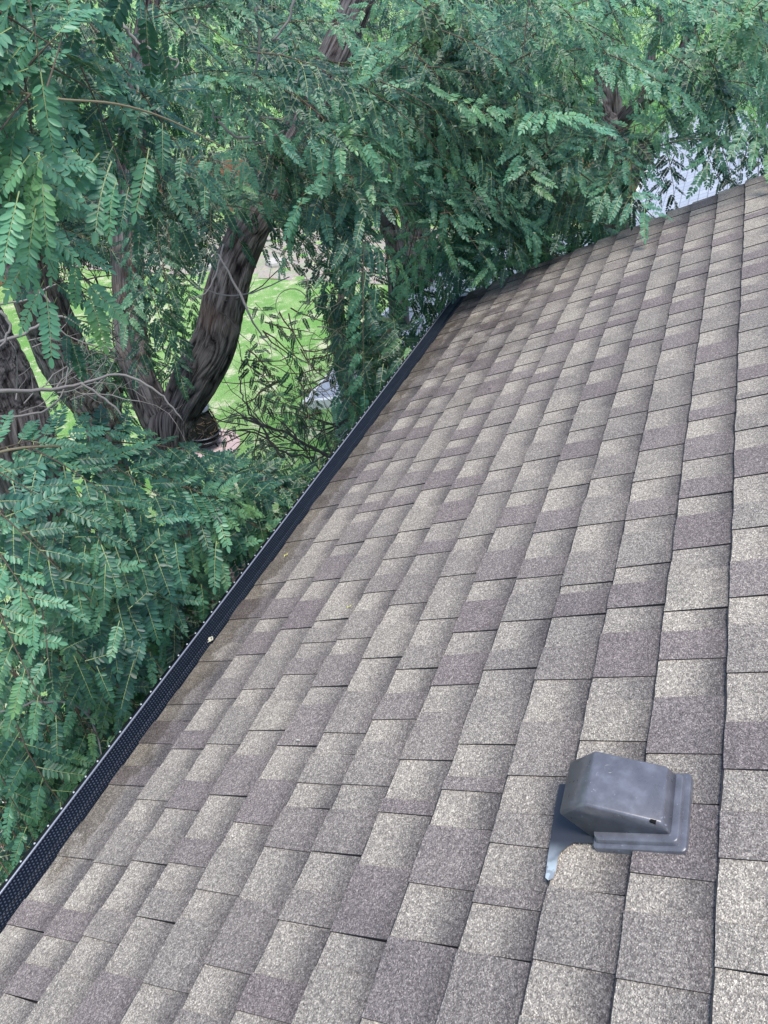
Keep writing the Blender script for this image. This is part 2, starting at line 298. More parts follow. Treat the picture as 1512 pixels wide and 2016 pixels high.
# gutter with its perforated guard
gut = tag(empty('gutter', (0, .06, EZ-.05)), 'black eaves gutter covered by a perforated guard'); gut.parent = house
W = .134; prof = [(.018, -.135), (.09, -.135), (.125, -.09), (.138, -.045), (W+.006, -.034)]
m = MB()
for i in range(len(prof)-1):
    (y0, z0), (y1, z1) = prof[i], prof[i+1]; m.poly([(XL, y0, EZ+z0), (RAKE, y0, EZ+z0), (RAKE, y1, EZ+z1), (XL, y1, EZ+z1)])
m.build('trough', M_NAVY, gut)
def strip(name, prf, m_, par, x0=XL, x1=RAKE, nx=60, sag=.0012):
    V = []; Q = []; U = []; k = len(prf); acc = [0]
    for i in range(1, k): acc.append(acc[-1]+math.hypot(prf[i][0]-prf[i-1][0], prf[i][1]-prf[i-1][1]))
    xs = np.linspace(x0, x1, nx+1)
    for x in xs:
        for (y, z) in prf: V.append((x, y+sag*.6*math.sin(x*3.1), EZ+z+sag*math.sin(x*1.7+1)))
    for i in range(nx):
        for j in range(k-1):
            a = i*k+j; Q += [a, a+k, a+k+1, a+1]; U += [(xs[i], acc[j]), (xs[i+1], acc[j]), (xs[i+1], acc[j+1]), (xs[i], acc[j+1])]
    me = npmesh(name, V, Q, np.full(len(Q)//4, 4)); l = me.uv_layers.new(name='roof'); l.data.foreach_set('uv', np.array(U, dtype=np.float32).ravel())
    return link(name, me, m_, par)
strip('guard', [(-.03, .006), (.010, -.012), (.030, -.018), (.033, -.014), (.037, -.018), (.060, -.024), (.0625, -.019), (.066, -.025), (W-.018, -.028)], M_GUARD, gut)
m = MB()
m.tube([(XL, W-.015, EZ-.025), (1, W-.015, EZ-.026), (3, W-.015, EZ-.025), (RAKE, W-.015, EZ-.025)], .0032, 8); m.build('lip', mat('gutter_lip_highlight', (.30, .32, .38), .3, .3), gut, True)  # lip coloured pale to draw the highlight along the gutter's edge
strip('front_hem', [(W-.016, -.027), (W+.004, -.033), (W+.006, -.046)], M_NAVY, gut)
m = MB(); m.lathe((0, 0, 0), [(.0001, .0030), (.0024, .0026), (.0036, 0)], 8); rme = pymesh('screw', m.V, m.F, True); rme.materials.append(M_RIVET)
k = 0; x = .05
while x < RAKE-.05 and k < 99:
    o = bpy.data.objects.new('screw', rme); C.objects.link(o); o.parent = gut; o.location = Vector((x, W-.001, EZ-.0305))-Vector((0, .06, EZ-.05)); k += 1; x += .058+.003*random.random()
m = MB(); m.box(RAKE-.006, RAKE+.006, .0, W+.004, -.10, -.006, lambda x, y, z: (x, y, EZ+z)); m.build('end_cap', M_WHITE, gut)
# roof vent
vent = tag(empty('roof_vent', tuple(RP(.90, 1.64, 0))), 'dark grey plastic exhaust vent hood with a cracked corner'); vent.parent = house
def rrect(u0, u1, s0, s1, r, h, n=4, rf=None):
    out = []; rf = r if rf is None else rf
    for (cu, cs, a, rr) in ((u1-r, s1-r, 0, r), (u0+r, s1-r, 90, r), (u0+rf, s0+rf, 180, rf), (u1-rf, s0+rf, 270, rf)):
        for i in range(n+1): an = math.radians(a+90*i/n); out.append((cu+rr*math.cos(an), cs+rr*math.sin(an), h))
    return out
def loft(rings, cap=True):
    m = MB(); k = len(rings[0])
    for r_ in rings: m.V += [RP(*p) for p in r_]
    for i in range(len(rings)-1):
        for j in range(k): q_ = (j+1) % k; m.F.append([i*k+j, i*k+q_, (i+1)*k+q_, (i+1)*k+j])
    if cap: m.F.append([(len(rings)-1)*k+j for j in range(k)])
    return m
def beveled(m, name, mt, par, wd, seg=3, ang=25):
    o = m.build(name, mt, par, True); b = o.modifiers.new('bevel', 'BEVEL'); b.width = wd; b.segments = seg; b.limit_method = 'ANGLE'; b.angle_limit = math.radians(ang)
    n = o.modifiers.new('wn', 'WEIGHTED_NORMAL'); n.keep_sharp = False; return o
m = loft([rrect(.820, .984, 1.556, 1.724, .012, .004), rrect(.820, .984, 1.556, 1.724, .012, .019), rrect(.823, .981, 1.559, 1.721, .011, .022), rrect(.829, .976, 1.561, 1.714, .010, .022), rrect(.830, .975, 1.562, 1.713, .010, .030), rrect(.833, .972, 1.562, 1.710, .009, .033), rrect(.842, .966, 1.56, 1.700, .008, .033)])
beveled(m, 'base_flange', M_VENT, vent, .0015, 2, 50)
# hood: side outline in (s, h), lofted across u with the sides leaning in a little
out = [(1.551, .022), (1.511, .076), (1.571, .105), (1.690, .057), (1.699, .030)]
m = MB(); 
def hp(u, i, ins): s, h = out[i]; return RP(u, s, h)
Lu = [.846, .853, .850, .850, .846]; Ru = [.970, .968, .968, .968, .970]
n0 = len(m.V); m.V += [RP(Lu[i], *out[i]) for i in range(5)]+[RP(Ru[i], *out[i]) for i in range(5)]
m.F += [[0, 1, 2, 3, 4], [9, 8, 7, 6, 5], [1, 6, 7, 2], [2, 7, 8, 3], [3, 8, 9, 4]]
hood = m.build('hood', M_VENT, vent)
b = hood.modifiers.new('bevel', 'BEVEL'); b.width = .0035; b.segments = 3; b.limit_method = 'ANGLE'; b.angle_limit = math.radians(20); hood.data.polygons.foreach_set('use_smooth', [True]*len(m.F))
sol = hood.modifiers.new('solid', 'SOLIDIFY'); sol.thickness = .002; sol.offset = -1
# injection mark on the hood's top, the broken corner hole
def topp(u, s, dh=0): t = (s-1.571)/(1.690-1.571); return RP(u, s, .105+(.057-.105)*t+dh)
m = MB(); m.tube([topp(.935+.0085*math.cos(a), 1.598+.0085*math.sin(a), .0012) for a in np.linspace(0, 2*math.pi, 25)], .0014, 6, False); m.build('moulding_ring', M_VENT, vent, True)
m = MB(); m.lathe((0, 0, 0), [(.0001, .0012), (.0018, .0006), (.0022, -.0008)], 10); o = m.build('moulding_pip', M_VENT, vent); o.location = Vector(topp(.935, 1.598, .0012))-vent.location
m = MB(); m.hexa([topp(.8475, 1.672, -.004), topp(.8465, 1.681, -.004), topp(.8525, 1.683, -.004), topp(.8535, 1.674, -.004)], [topp(.8475, 1.672, .0006), topp(.8462, 1.681, .0004), topp(.8525, 1.684, .0018), topp(.8525, 1.675, .0018)]); m.build('broken_corner', mat('black_void', (.002, .002, .002), 1), vent)
fl = [(.757, 1.479), (.753, 1.485), (.758, 1.494), (.775, 1.496), (.800, 1.495), (.812, 1.499), (.820, 1.507), (.831, 1.520), (.832, 1.60), (.96, 1.60), (.96, 1.466), (.90, 1.468), (.85, 1.472), (.80, 1.475)]
m = MB(); m.hexa([RP(u, s, .0185) for u, s in fl], [RP(u, s, .0205) for u, s in fl]); m.build('flashing_plate', M_FLASH, vent)
# litter on the roof
M_YEL = mat('yellow_leaflet', (.72, .70, .16), .6)
def litter(name, u, s, L, wd, ang, mt, label, h=.019):
    m = MB(); ca, sa_ = math.cos(ang), math.sin(ang); pts = []
    for i in range(9):
        t = i/8; x = (t-.5)*L; y = wd*math.sin(t*math.pi)**.8; pts.append((x, y, .003*math.sin(t*6)))
    up_ = [RP(u+x*ca-y*sa_, s+x*sa_+y*ca, h+z+.002) for x, y, z in pts]; mid = [RP(u+x*ca, s+x*sa_, h+z) for x, y, z in pts]; dn_ = [RP(u+x*ca+y*sa_, s+x*sa_-y*ca, h+z+.0025) for x, y, z in pts]
    for i in range(8): m.poly([up_[i], mid[i], mid[i+1], up_[i+1]]); m.poly([mid[i], dn_[i], dn_[i+1], mid[i+1]])
    o = m.build(name, mt); tag(o, label, 'fallen leaf'); return o
def us(px, py):
    r = ray(px, py); p = CAM-np.array([0, 0, EZ]); t = -(p@NW)/(r@NW); p = p+r*t; return p[0], p@UPW
u, s = us(568, 1100); litter('fallen_leaf', u, s, .026, .0035, .15, M_YEL, 'yellow fallen leaflet on the stained shingles beside the gutter')
u, s = us(693, 1203); litter('fallen_leaf', u, s, .016, .0025, .3, M_YEL, 'tiny yellow leaf bit lying out on a brown shingle')
m = MB()
for i in range(7):
    a = P(461, 1192, 1)*0; c0 = np.array([1.62+random.uniform(-.012, .012), .045+random.uniform(-.006, .006), EZ-.012+random.uniform(0, .004)]); d_ = np.array([random.uniform(-.012, .012), random.uniform(-.007, .007), random.uniform(-.002, .004)]); m.tube([c0-d_, c0, c0+d_], [.001, .0032, .001], 5)
px_, py_, _ = proj((1.62, .045, EZ-.012)); o = m.build('leaf_litter', mat('dry_leaf_bits', (.55, .52, .40), .8)); tag(o, 'pale clump of dry leaf bits stuck on the black gutter guard', 'leaf litter')
for (a, b, L_, lb) in ((967, 772, .012, 'dark crumb of bark on a shingle near the far gutter end'), (595, 1467, .010, 'pale leaf crumb on a light shingle in the lower middle of the roof')):
    u, s = us(a, b); litter('fallen_leaf', u, s, L_, .003, .8, mat('leaf_crumb', (.05, .04, .035) if a > 900 else (.5, .5, .42), .8), lb)
# ------------------------------------------------------------ foliage engine
def frond_template(lod, var):
    r = np.random.default_rng(100+var*7+lod); V = []; Fq = []; tot = []; mi = []; tn = []
    n = [12, 11, 8][lod]+int(r.integers(-1, 2)); droop = r.uniform(.02, .32); side = r.uniform(-.15, .15); cup = r.uniform(-.1, .12)
    def rp(x): return np.array([x-droop*.25*x*x, side*x*x, -droop*x*x])
    def leaflet(p, d, nrm, L, W_, tone):
        d = d/np.linalg.norm(d); s = np.cross(nrm, d); s /= np.linalg.norm(s); nn = np.cross(d, s)
        f = r.uniform(.10, .35); bend = r.uniform(.0, .25); n0 = len(V)
        def q_(a, b): return p+d*(a*L)+s*(b*W_)+nn*(abs(b)*W_*f-bend*a*a*L*.5)
        if lod == 0: prof = [(.18, .72), (.5, 1.), (.82, .66)]
        elif lod == 1: prof = [(.30, .95), (.72, .85)]
        else: prof = [(.5, 1.05)]
        k = len(prof)
        V.append(q_(0, 0)); V.append(q_(1.0, 0))
        for a, b in prof: V.append(q_(a, b))
        for a, b in prof: V.append(q_(a, -b))
        Fq.extend([n0]+[n0+1]+[n0+2+i for i in range(k)][::-1]); tot.append(k+2); mi.append(0)
        Fq.extend([n0]+[n0+2+k+i for i in range(k)]+[n0+1]); tot.append(k+2); mi.append(0)
        tn.extend([tone]*(2+2*k))
    for i in range(n):
        x = .14+.82*(i+.5)/n; T = rp(x+.02)-rp(x-.02); T /= np.linalg.norm(T); up = np.array([0, 0, 1.]); S = np.cross(up, T); S /= np.linalg.norm(S); N_ = np.cross(T, S)
        env = (1-.45*(x-.15)**2)*(.80+.2*min(1, i/2))
        for sg in (1, -1):
            a = math.radians(r.uniform(58, 74)-12*x); roll = r.uniform(-.35, .35)
            d = T*math.cos(a)+S*sg*math.sin(a)+N_*(cup+r.uniform(-.22, .14)); nm = N_+S*roll+T*r.uniform(-.3, .3)
            if r.random() < .03: continue
            leaflet(rp(x+r.uniform(-.012, .012)), d, nm, .205*env*r.uniform(.88, 1.1), .044*env*[1, 1.1, 1.4][lod], r.uniform(-.12, .12))
    T = rp(1)-rp(.95); leaflet(rp(.98), T, np.array([0, 0, 1.]), .19, .045, 0)
    if lod < 2:
        rs = [rp(x) for x in np.linspace(0, 1, 7)]
        for ax in ((0, 1, 0), (0, 0, 1)):
            n0 = len(V)
            for i, p in enumerate(rs):
                h = np.array(ax)*(.0085-.005*i/6); V.append(p-h); V.append(p+h); tn.extend([.5, .5])
            for i in range(6): Fq.extend([n0+2*i, n0+2*i+2, n0+2*i+3, n0+2*i+1]); tot.append(4); mi.append(1)
    return np.array(V), np.array(Fq), np.array(tot), np.array(mi), np.array(tn)
NV = 8
TPL = {(l, v): frond_template(l, v) for l in range(3) for v in range(NV)}
DOWN = np.array([0, 0, -1.]); NRM = np.array([-.42, -.28, .86])      # leaf blades tilt out of the crown toward the open roof
def nz(v): return v/(np.linalg.norm(v)+1e-9)
def inside_house(p, mg=.16):
    if p[0] > RAKE+.05 or p[0] < XL-.5: return False
    if p[1] > mg: return False
    s = (p-np.array([0, 0, EZ]))
    return True
class Crown:
    def __init__(s): s.inst = []; s.twigs = MB(); s.tone = .5
    def frond(s, p, d, n, L, lod, tone):
        x = nz(d); z = nz(n-x*(n@x)); y = np.cross(z, x); s.inst.append((lod, int(rng.integers(NV)), p, x, y, z, L, tone))
    def spray(s, o, D, L, size=.19, lod=1, tone=None, drp=.45, twig=True, gap=.042, guardf=True):
        D = nz(D); tone = s.tone if tone is None else tone; n = max(4, int(L/gap)); sg = 1
        up = -DOWN; pts = []
        bend = nz(np.cross(D, up))*rng.uniform(-.25, .25)
        f = lambda t: o+D*L*t+DOWN*L*drp*t*t+bend*L*t*t
        rl = rng.uniform(-.35, .35)
        tt = tone+rng.normal(0, .2)
        for i in range(n):
            t = .06+.94*(i+.5)/n; p = f(t); T = nz(f(t+.03)-f(t-.03)); S = nz(np.cross(T, NRM)+NRM*rl*.7); a = math.radians(68-38*t+rng.uniform(-12, 12))
            d = T*math.cos(a)+S*sg*math.sin(a)+DOWN*rng.uniform(-.1, .25); sg = -sg
            if guardf and (inside_house(p) or inside_house(p+nz(d)*size*.9)): continue
            s.frond(p, d, NRM+T*rng.uniform(-.3, .3)+S*rng.uniform(-.35, .35), size*rng.uniform(.75, 1.12)*(1-.3*t), lod, tt+rng.normal(0, .08))
        T = nz(f(1)-f(.95)); p = f(1.)
        if not (guardf and (inside_house(p) or inside_house(p+T*size))): s.frond(p, T, NRM+T*.2, size*.85, lod, tt)
        if twig and not (guardf and (inside_house(f(0)) or inside_house(f(1)))): s.twigs.tube([f(t) for t in (0, .33, .66, 1)], [.0035, .003, .002, .0012], 4, False)
    def build(s, par, mt=None, name='crown'):
        VV = []; FF = []; TT = []; MI = []; TN = []; off = 0; by = {}
        for it in s.inst: by.setdefault(it[:2], []).append(it)
        for key, L in by.items():
            V, Fq, tot, mi, tn = TPL[key]; R = np.array([[it[3], it[4], it[5]] for it in L]); sc = np.array([it[6] for it in L]); o = np.array([it[2] for it in L]); to = np.array([it[7] for it in L])
            W_ = np.einsum('vk,nkj->nvj', V, R)*sc[:, None, None]+o[:, None, :]; N = len(L); nv = len(V)
            VV.append(W_.reshape(-1, 3)); FF.append((Fq[None, :]+(off+np.arange(N)*nv)[:, None]).ravel()); TT.append(np.tile(tot, N)); MI.append(np.tile(mi, N)); TN.append((tn[None, :]+to[:, None]).ravel()); off += N*nv
        if not VV: return
        if s.twigs.V:
            tv = np.array(s.twigs.V); tf = np.array(s.twigs.F); VV.append(tv); FF.append((tf+off).ravel()); TT.append(np.full(len(tf), 4)); MI.append(np.full(len(tf), 2)); TN.append(np.zeros(len(tv)))
        me = npmesh(name, np.concatenate(VV), np.concatenate(FF), np.concatenate(TT), np.concatenate(MI))
        a = me.attributes.new('tone', 'FLOAT', 'POINT'); a.data.foreach_set('value', np.clip(np.concatenate(TN), 0, 1).astype(np.float32))
        o = link(name, me, [mt or M_LEAF, M_STEM, M_TWIG], par)
        return o
# ------------------------------------------------------------ limbs
def vnoise(shape, cells, seed):              # smooth value noise on a grid, periodic around the limb
    r = np.random.default_rng(seed); cy, cx_ = cells; G = r.random((cy+2, cx_)); ny, nx = shape
    y = np.linspace(0, cy, ny); x = np.linspace(0, cx_, nx, endpoint=False); yi = y.astype(int); xi = x.astype(int); fy = (y-yi)[:, None]; fx = (x-xi)[None, :]
    fy = fy*fy*(3-2*fy); fx = fx*fx*(3-2*fx); x2 = (xi+1) % cx_
    return (G[yi][:, xi]*(1-fy)+G[yi+1][:, xi]*fy)*(1-fx)+(G[yi][:, x2]*(1-fy)+G[yi+1][:, x2]*fy)*fx
def limb(name, pts, par, k=72, step=.025, depth=.022, seed=1):
    k = int(k*1.7); step *= .8
    """pts: rows x, y, z, radius"""
    pts = np.asarray(pts, float); ln = np.sum(np.linalg.norm(np.diff(pts[:, :3], axis=0), axis=1)); n = max(6, int(ln/step)); S = spline(pts, n); n = len(S)
    c, r = S[:, :3], np.maximum(S[:, 3], .004); T = np.gradient(c, axis=0); T /= np.linalg.norm(T, axis=1)[:, None]
    A = np.zeros_like(c); ref = np.array([1., 0, 0])
    for i in range(n): ref = nz(ref-T[i]*(ref@T[i])); A[i] = ref
    B = np.cross(T, A); an = np.linspace(0, 2*math.pi, k, endpoint=False); rm = r.mean()
    nc = max(7, int(2*math.pi*rm/.030)); rows = max(3, int(ln/.26)); warp = vnoise((n, k), (max(2, rows), max(4, nc//2)), seed+9)
    base = vnoise((n, k), (rows, nc), seed); fine = vnoise((n, k), (rows*2, nc*2), seed+5)
    rid = 1-np.abs(2*base-1); rid = np.clip(rid*1.1, 0, 1)**1.6; fur = 1-(.55*rid**1.5+.45*(1-np.abs(2*fine-1))**2.5); lump = vnoise((n, k), (max(2, int(ln/.4)), 4), seed+3)-.5
    fur = np.clip((fur-fur.min())/(np.ptp(fur)+1e-6), 0, 1)
    sh_ = ((warp-.5)*k/nc*3.2).round().astype(int); fur = np.take_along_axis(fur, (np.arange(k)[None, :]+sh_) % k, axis=1)
    R = r[:, None]*(1+.06*lump)+(fur-.6)*np.minimum(depth*.55, r[:, None]*.09)
    V = c[:, None, :]+(A[:, None, :]*np.cos(an)[None, :, None]+B[:, None, :]*np.sin(an)[None, :, None])*R[:, :, None]
    i = np.arange(n*k).reshape(n, k); j = np.roll(i, -1, axis=1); Q = np.stack([i[:-1], j[:-1], j[1:], i[1:]], -1).reshape(-1)
    me = npmesh(name, V.reshape(-1, 3), Q, np.full(len(Q)//4, 4), smooth=True)
    a = me.attributes.new('furrow', 'FLOAT', 'POINT'); a.data.foreach_set('value', fur.ravel().astype(np.float32))
    ar = np.concatenate([[0], np.cumsum(np.linalg.norm(np.diff(c, axis=0), axis=1))]); uv = np.stack([np.broadcast_to(an[None]*rm*3.2, (n, k)), np.broadcast_to(ar[:, None]*.6, (n, k))], -1).reshape(-1, 2)[Q]
    l = me.uv_layers.new(name='bark'); l.data.foreach_set('uv', uv.astype(np.float32).ravel())
    return link(name, me, M_BARK, par)
def px(rows):                                 # (px, py, distance, width in photo pixels) -> x, y, z, radius
    return [list(P(a, b, t))+[w_/2*t/F] for a, b, t, w_ in rows]
def down_to_ground(p, r0, dx=0, dy=0, flare=1.35):
    x, y, z = p[:3]; return [[x+dx, y+dy, -.15, r0*flare*1.15], [x+dx*.8, y+dy*.8, .25, r0*flare], [x+dx*.5, y+dy*.5, z*.5, r0*1.12]]
def tree(name, fork, r0, label, dx=0, dy=0):
    base = (fork[0]+dx, fork[1]+dy, 0); return tag(empty(name, base), label, 'tree')
#@TREES
# ------------------------------------------------------------ the trees
def inside_house(p, mg=.16):
    if p[0] > RAKE+.04 or p[0] < XL-.6 or p[1] > mg: return False
    if p[0] > 4.45 and (p-np.array([0, 0, EZ]))@NW > .05: return False      # boughs may lean over the far corner of the roof
    return True
def inpoly(x, y, poly):
    c = False; j = len(poly)-1
    for i in range(len(poly)):
        xi, yi = poly[i]; xj, yj = poly[j]
        if (yi > y) != (yj > y) and x < (xj-xi)*(y-yi)/(yj-yi)+xi: c = not c
        j = i
    return c
def seg(cr, x0, y0, t0, x1, y1, t1, size=.19, lod=0, drp=.12, tone=None, gap=.04):
    a, b = P(x0, y0, t0), P(x1, y1, t1); L = np.linalg.norm(b-a); cr.spray(a, (b-a)/L+np.array([0, 0, drp*.8]), L, size, lod, tone, drp, gap=gap)
GAPS = [  # openings between the boughs through which the yard, the trunks and the far roof show
 ([(130, 560), (235, 520), (242, 720), (300, 870), (225, 850), (165, 740)], .93),
 ([(290, 520), (420, 520), (395, 640), (330, 770), (296, 680)], .72),
 ([(385, 490), (560, 490), (560, 550), (385, 560)], .4),
 ([(470, 640), (560, 600), (640, 640), (665, 760), (700, 860), (640, 930), (430, 900), (400, 830)], .85),
 ([(640, 700), (700, 680), (720, 720), (640, 790), (600, 790)], .45),
 ([(0, 560), (60, 560), (140, 700), (150, 850), (0, 850)], .9),
 ([(235, 560), (300, 560), (300, 700), (380, 720), (440, 560), (480, 420), (540, 430), (440, 720), (380, 880), (300, 860), (240, 700)], .88),
 ([(1262, 440), (1285, 345), (1340, 320), (1420, 310), (1530, 295), (1530, 350)], .88),
 ([(1190, 100), (1380, 70), (1350, 200), (1210, 260), (1165, 250)], .55),
 ([(370, 1085), (470, 1085), (470, 1175), (380, 1190)], .7),
 ([(560, 260), (640, 60), (680, -60), (750, -60), (700, 120), (640, 270)], .62, 7.0), ([(455, 480), (500, 370), (560, 260), (630, 270), (580, 360), (545, 480)], .55, 6.8), ([(228, 370), (290, 370), (290, 540), (228, 540)], .7, 7.0), ([(0, 400), (70, 400), (80, 560), (0, 560)], .7, 7.4),
 ([(730, 420), (860, 420), (860, 520), (730, 520)], .6),
]
def scatter(cr, poly, n, t0, t1, dirf, L=(.4, .7), size=.19, lod=1, tone=.5, drp=.28, jit=.35, gaps=True, gap=.042):
    xs = [p[0] for p in poly]; ys = [p[1] for p in poly]; k = 0; tries = 0
    while k < n and tries < n*40:
        tries += 1; x, y = rng.uniform(min(xs), max(xs)), rng.uniform(min(ys), max(ys))
        if not inpoly(x, y, poly): continue
        t = rng.uniform(t0, t1); dx, dy, aw = dirf(x, y); D = nz(RT*dx+DN*dy+AX*aw+rng.normal(0, jit, 3)); l = rng.uniform(*L); o = P(x, y, t)
        if gaps:
            bad = False
            for q_ in (.15, .6, 1.0):
                a, b, _ = proj(o+D*l*q_+DOWN*drp*l*q_*q_)
                for gp in GAPS:
                    g_, pr = gp[:2]
                    if len(gp) > 2 and t > gp[2]: continue
                    if inpoly(a, b, g_) and rng.random() < pr: bad = True
            if bad: k += .35; continue
        if o[2] < .6: continue
        cr.spray(o, D, l, size, lod, tone, drp, gap=gap); k += 1
def thin(par, rows, name='branch', mt=None, k=6, jit=.0, sub=4):
    pts = np.array(px(rows)); S = spline(pts, max(4, len(rows)*sub))
    if jit: S[1:-1, :3] += rng.normal(0, jit, (len(S)-2, 3))
    m = MB(); m.tube(list(S[:, :3]), list(np.maximum(S[:, 3], .0012)), k); return m.build(name, mt or M_TWIG, par, True)
# --- forked tree in the middle
fk = P(345, 835, 6.6)
treeA = tree('locust_tree', fk, .2, 'forked locust tree whose two furrowed limbs part in a V above the fire pot', .25, .35)
bs = [fk[0]+.25, fk[1]+.35]
tr = [[bs[0], bs[1], -.15, .36], [bs[0], bs[1], .3, .29], [fk[0]+.2, fk[1]+.28, 2.0, .22]]
limb('trunk', tr+px([(340, 905, 6.6, 76), (336, 850, 6.6, 82), (340, 815, 6.6, 74), (346, 790, 6.62, 46)]), treeA, 110, .018, .03, 3)
limb('limb', px([(338, 885, 6.62, 56), (351, 820, 6.6, 70), (386, 745, 6.55, 86), (424, 670, 6.5, 82), (442, 590, 6.5, 78), (466, 510, 6.55, 74), (502, 430, 6.6, 68), (550, 345, 6.7, 62), (600, 245, 6.85, 62), (648, 140, 7.0, 60), (690, 40, 7.2, 52), (730, -70, 7.4, 44), (800, -260, 7.8, 30)]), treeA, 110, .018, .030, 4)
limb('limb', px([(345, 890, 6.64, 50), (318, 835, 6.62, 70), (286, 770, 6.65, 62), (264, 700, 6.7, 58), (254, 600, 6.8, 56), (250, 500, 6.85, 56), (250, 400, 6.95, 54), (258, 300, 7.1, 48), (270, 180, 7.3, 40), (290, 40, 7.6, 32), (320, -120, 7.9, 22)]), treeA, 84, .02, .024, 5)
# --- leaning tree at the left edge; its boughs reach over to the camera
fB = P(20, 860, 5.2)
treeB = tree('locust_tree', fB, .3, 'thick leaning locust at the left edge, its leafy boughs reaching close to the gutter', .15, .3)
limb('trunk', [[fB[0]+.15, fB[1]+.3, -.15, .42], [fB[0]+.15, fB[1]+.3, .4, .36], [fB[0]+.1, fB[1]+.25, 2., .31]]+px([(52, 960, 5.25, 145), (20, 860, 5.2, 148), (-16, 770, 5.15, 148), (-58, 680, 5.1, 142), (-100, 580, 5.0, 135), (-130, 440, 4.8, 130), (-190, 250, 4.5, 110)]), treeB, 100, .02, .034, 6)
limb('limb', px([(-150, 400, 4.75, 80), (-230, 250, 4.0, 50), (-290, 180, 3.2, 30), (-260, 160, 2.8, 16)]), treeB, 20, .03, .006, 7); thin(treeB, [(-260, 160, 2.8, 12), (-120, 150, 2.6, 7), (30, 180, 2.45, 5), (115, 195, 2.4, 4), (230, 205, 2.5, 4), (330, 235, 2.62, 3), (440, 290, 2.7, 2)], 'branch', M_STEMB)
limb('limb', px([(-10, 830, 5.1, 60), (-200, 860, 4.2, 50), (-270, 900, 3.4, 36), (-200, 930, 3.0, 18)]), treeB, 20, .03, .006, 8); thin(treeB, [(-200, 930, 3.0, 14), (-60, 905, 2.85, 7), (60, 880, 2.8, 5), (200, 890, 2.95, 4), (330, 950, 3.15, 3)], 'branch', M_STEMB)
# --- darker tree behind it
fC = P(200, 880, 7.8)
treeC = tree('locust_tree', fC, .2, 'shaded blackish locust bent to the left between leaning tree and forked tree', .1, .1)
limb('trunk', [[fC[0]+.1, fC[1]+.1, -.15, .3], [fC[0]+.1, fC[1]+.1, 2, .18]]+px([(214, 900, 7.8, 58), (205, 840, 7.8, 64), (175, 780, 7.75, 84), (135, 720, 7.7, 92), (98, 640, 7.6, 88), (66, 550, 7.5, 84), (40, 450, 7.5, 78), (14, 350, 7.4, 70), (-20, 220, 7.4, 56), (-60, 60, 7.4, 40)]), treeC, 80, .025, .028, 9)
limb('limb', px([(206, 860, 7.8, 46), (222, 800, 7.85, 34), (236, 750, 7.9, 18), (246, 715, 8.0, 8)]), treeC, 24, .03, .01, 10)
# --- slender tree between the limb and the shed
fE = P(700, 860, 9.2)
treeE = tree('young_tree', fE, .1, 'slender young tree with thin dark stem in front of the grey shed')
limb('trunk', [[fE[0], fE[1], -.1, .12], [fE[0], fE[1], 2.0, .09]]+px([(700, 850, 9.2, 30), (690, 790, 9.2, 30), (678, 735, 9.2, 29), (668, 680, 9.1, 26), (664, 640, 9.1, 19), (670, 600, 9.1, 15), (676, 540, 9.2, 11), (690, 480, 9.3, 7)]), treeE, 28, .03, .01, 12)
for rows in ([(668, 660, 9.1, 14), (640, 615, 9.0, 8), (615, 590, 8.9, 4)], [(674, 670, 9.1, 10), (700, 640, 9.1, 6), (730, 600, 9.0, 3)], [(680, 680, 9.1, 14), (700, 660, 9.0, 9), (745, 635, 9.0, 6), (790, 630, 8.9, 4)], [(690, 760, 9.1, 10), (740, 720, 8.9, 16), (780, 620, 8.8, 13), (800, 590, 8.7, 8)]):
    thin(treeE, rows, 'branch', M_TWIG)
# --- trees farther back
fF = P(822, 560, 14.5)
treeF = tree('locust_tree', fF, .3, 'straight background locust trunk left of the far end of the gutter')
limb('trunk', [[fF[0], fF[1], -.1, .34], [fF[0], fF[1], 1.2, .28]]+px([(822, 520, 14.5, 56), (818, 450, 14.5, 52), (806, 370, 14.6, 46), (800, 260, 14.8, 40), (790, 120, 15, 30)]), treeF, 48, .05, .03, 13)
fG = P(775, 530, 12.5)
treeG = tree('locust_tree', fG, .3, 'dark narrow background tree with a side bough, left of the straight trunk')
limb('trunk', [[fG[0], fG[1], -.1, .26], [fG[0], fG[1], 1.2, .2]]+px([(778, 500, 12.5, 34), (766, 450, 12.5, 34), (758, 400, 12.5, 32), (770, 330, 12.6, 26), (750, 220, 12.8, 20)]), treeG, 36, .05, .02, 14)
thin(treeG, [(762, 440, 12.4, 20), (720, 400, 12.2, 16), (680, 440, 12, 12), (640, 470, 11.9, 8)], 'branch', M_DEADD)
fD = P(1200, 420, 10.5)
treeD = tree('locust_tree', fD, .2, 'locust tree beyond the far roof corner with forking limbs among bright feathery leaves', .5, -.2)
limb('trunk', [[fD[0]+.5, fD[1]-.2, -.15, .3], [fD[0]+.4, fD[1]-.15, 2, .24]]+px([(1215, 440, 10.6, 44), (1205, 340, 10.6, 42), (1205, 255, 10.6, 38), (1190, 225, 10.6, 26), (1183, 160, 10.7, 23), (1188, 80, 10.8, 18), (1205, 0, 10.9, 15), (1215, -120, 11, 9)]), treeD, 48, .03, .018, 15)
limb('limb', px([(1205, 290, 10.6, 30), (1225, 240, 10.6, 30), (1265, 195, 10.5, 30), (1310, 155, 10.5, 36), (1345, 120, 10.5, 34), (1358, 75, 10.6, 24), (1378, 20, 10.7, 17), (1390, -80, 10.8, 10)]), treeD, 48, .03, .018, 16)
limb('limb', px([(1340, 130, 10.5, 16), (1385, 118, 10.4, 13), (1430, 115, 10.3, 9), (1465, 130, 10.2, 5)]), treeD, 20, .05, .008, 17)
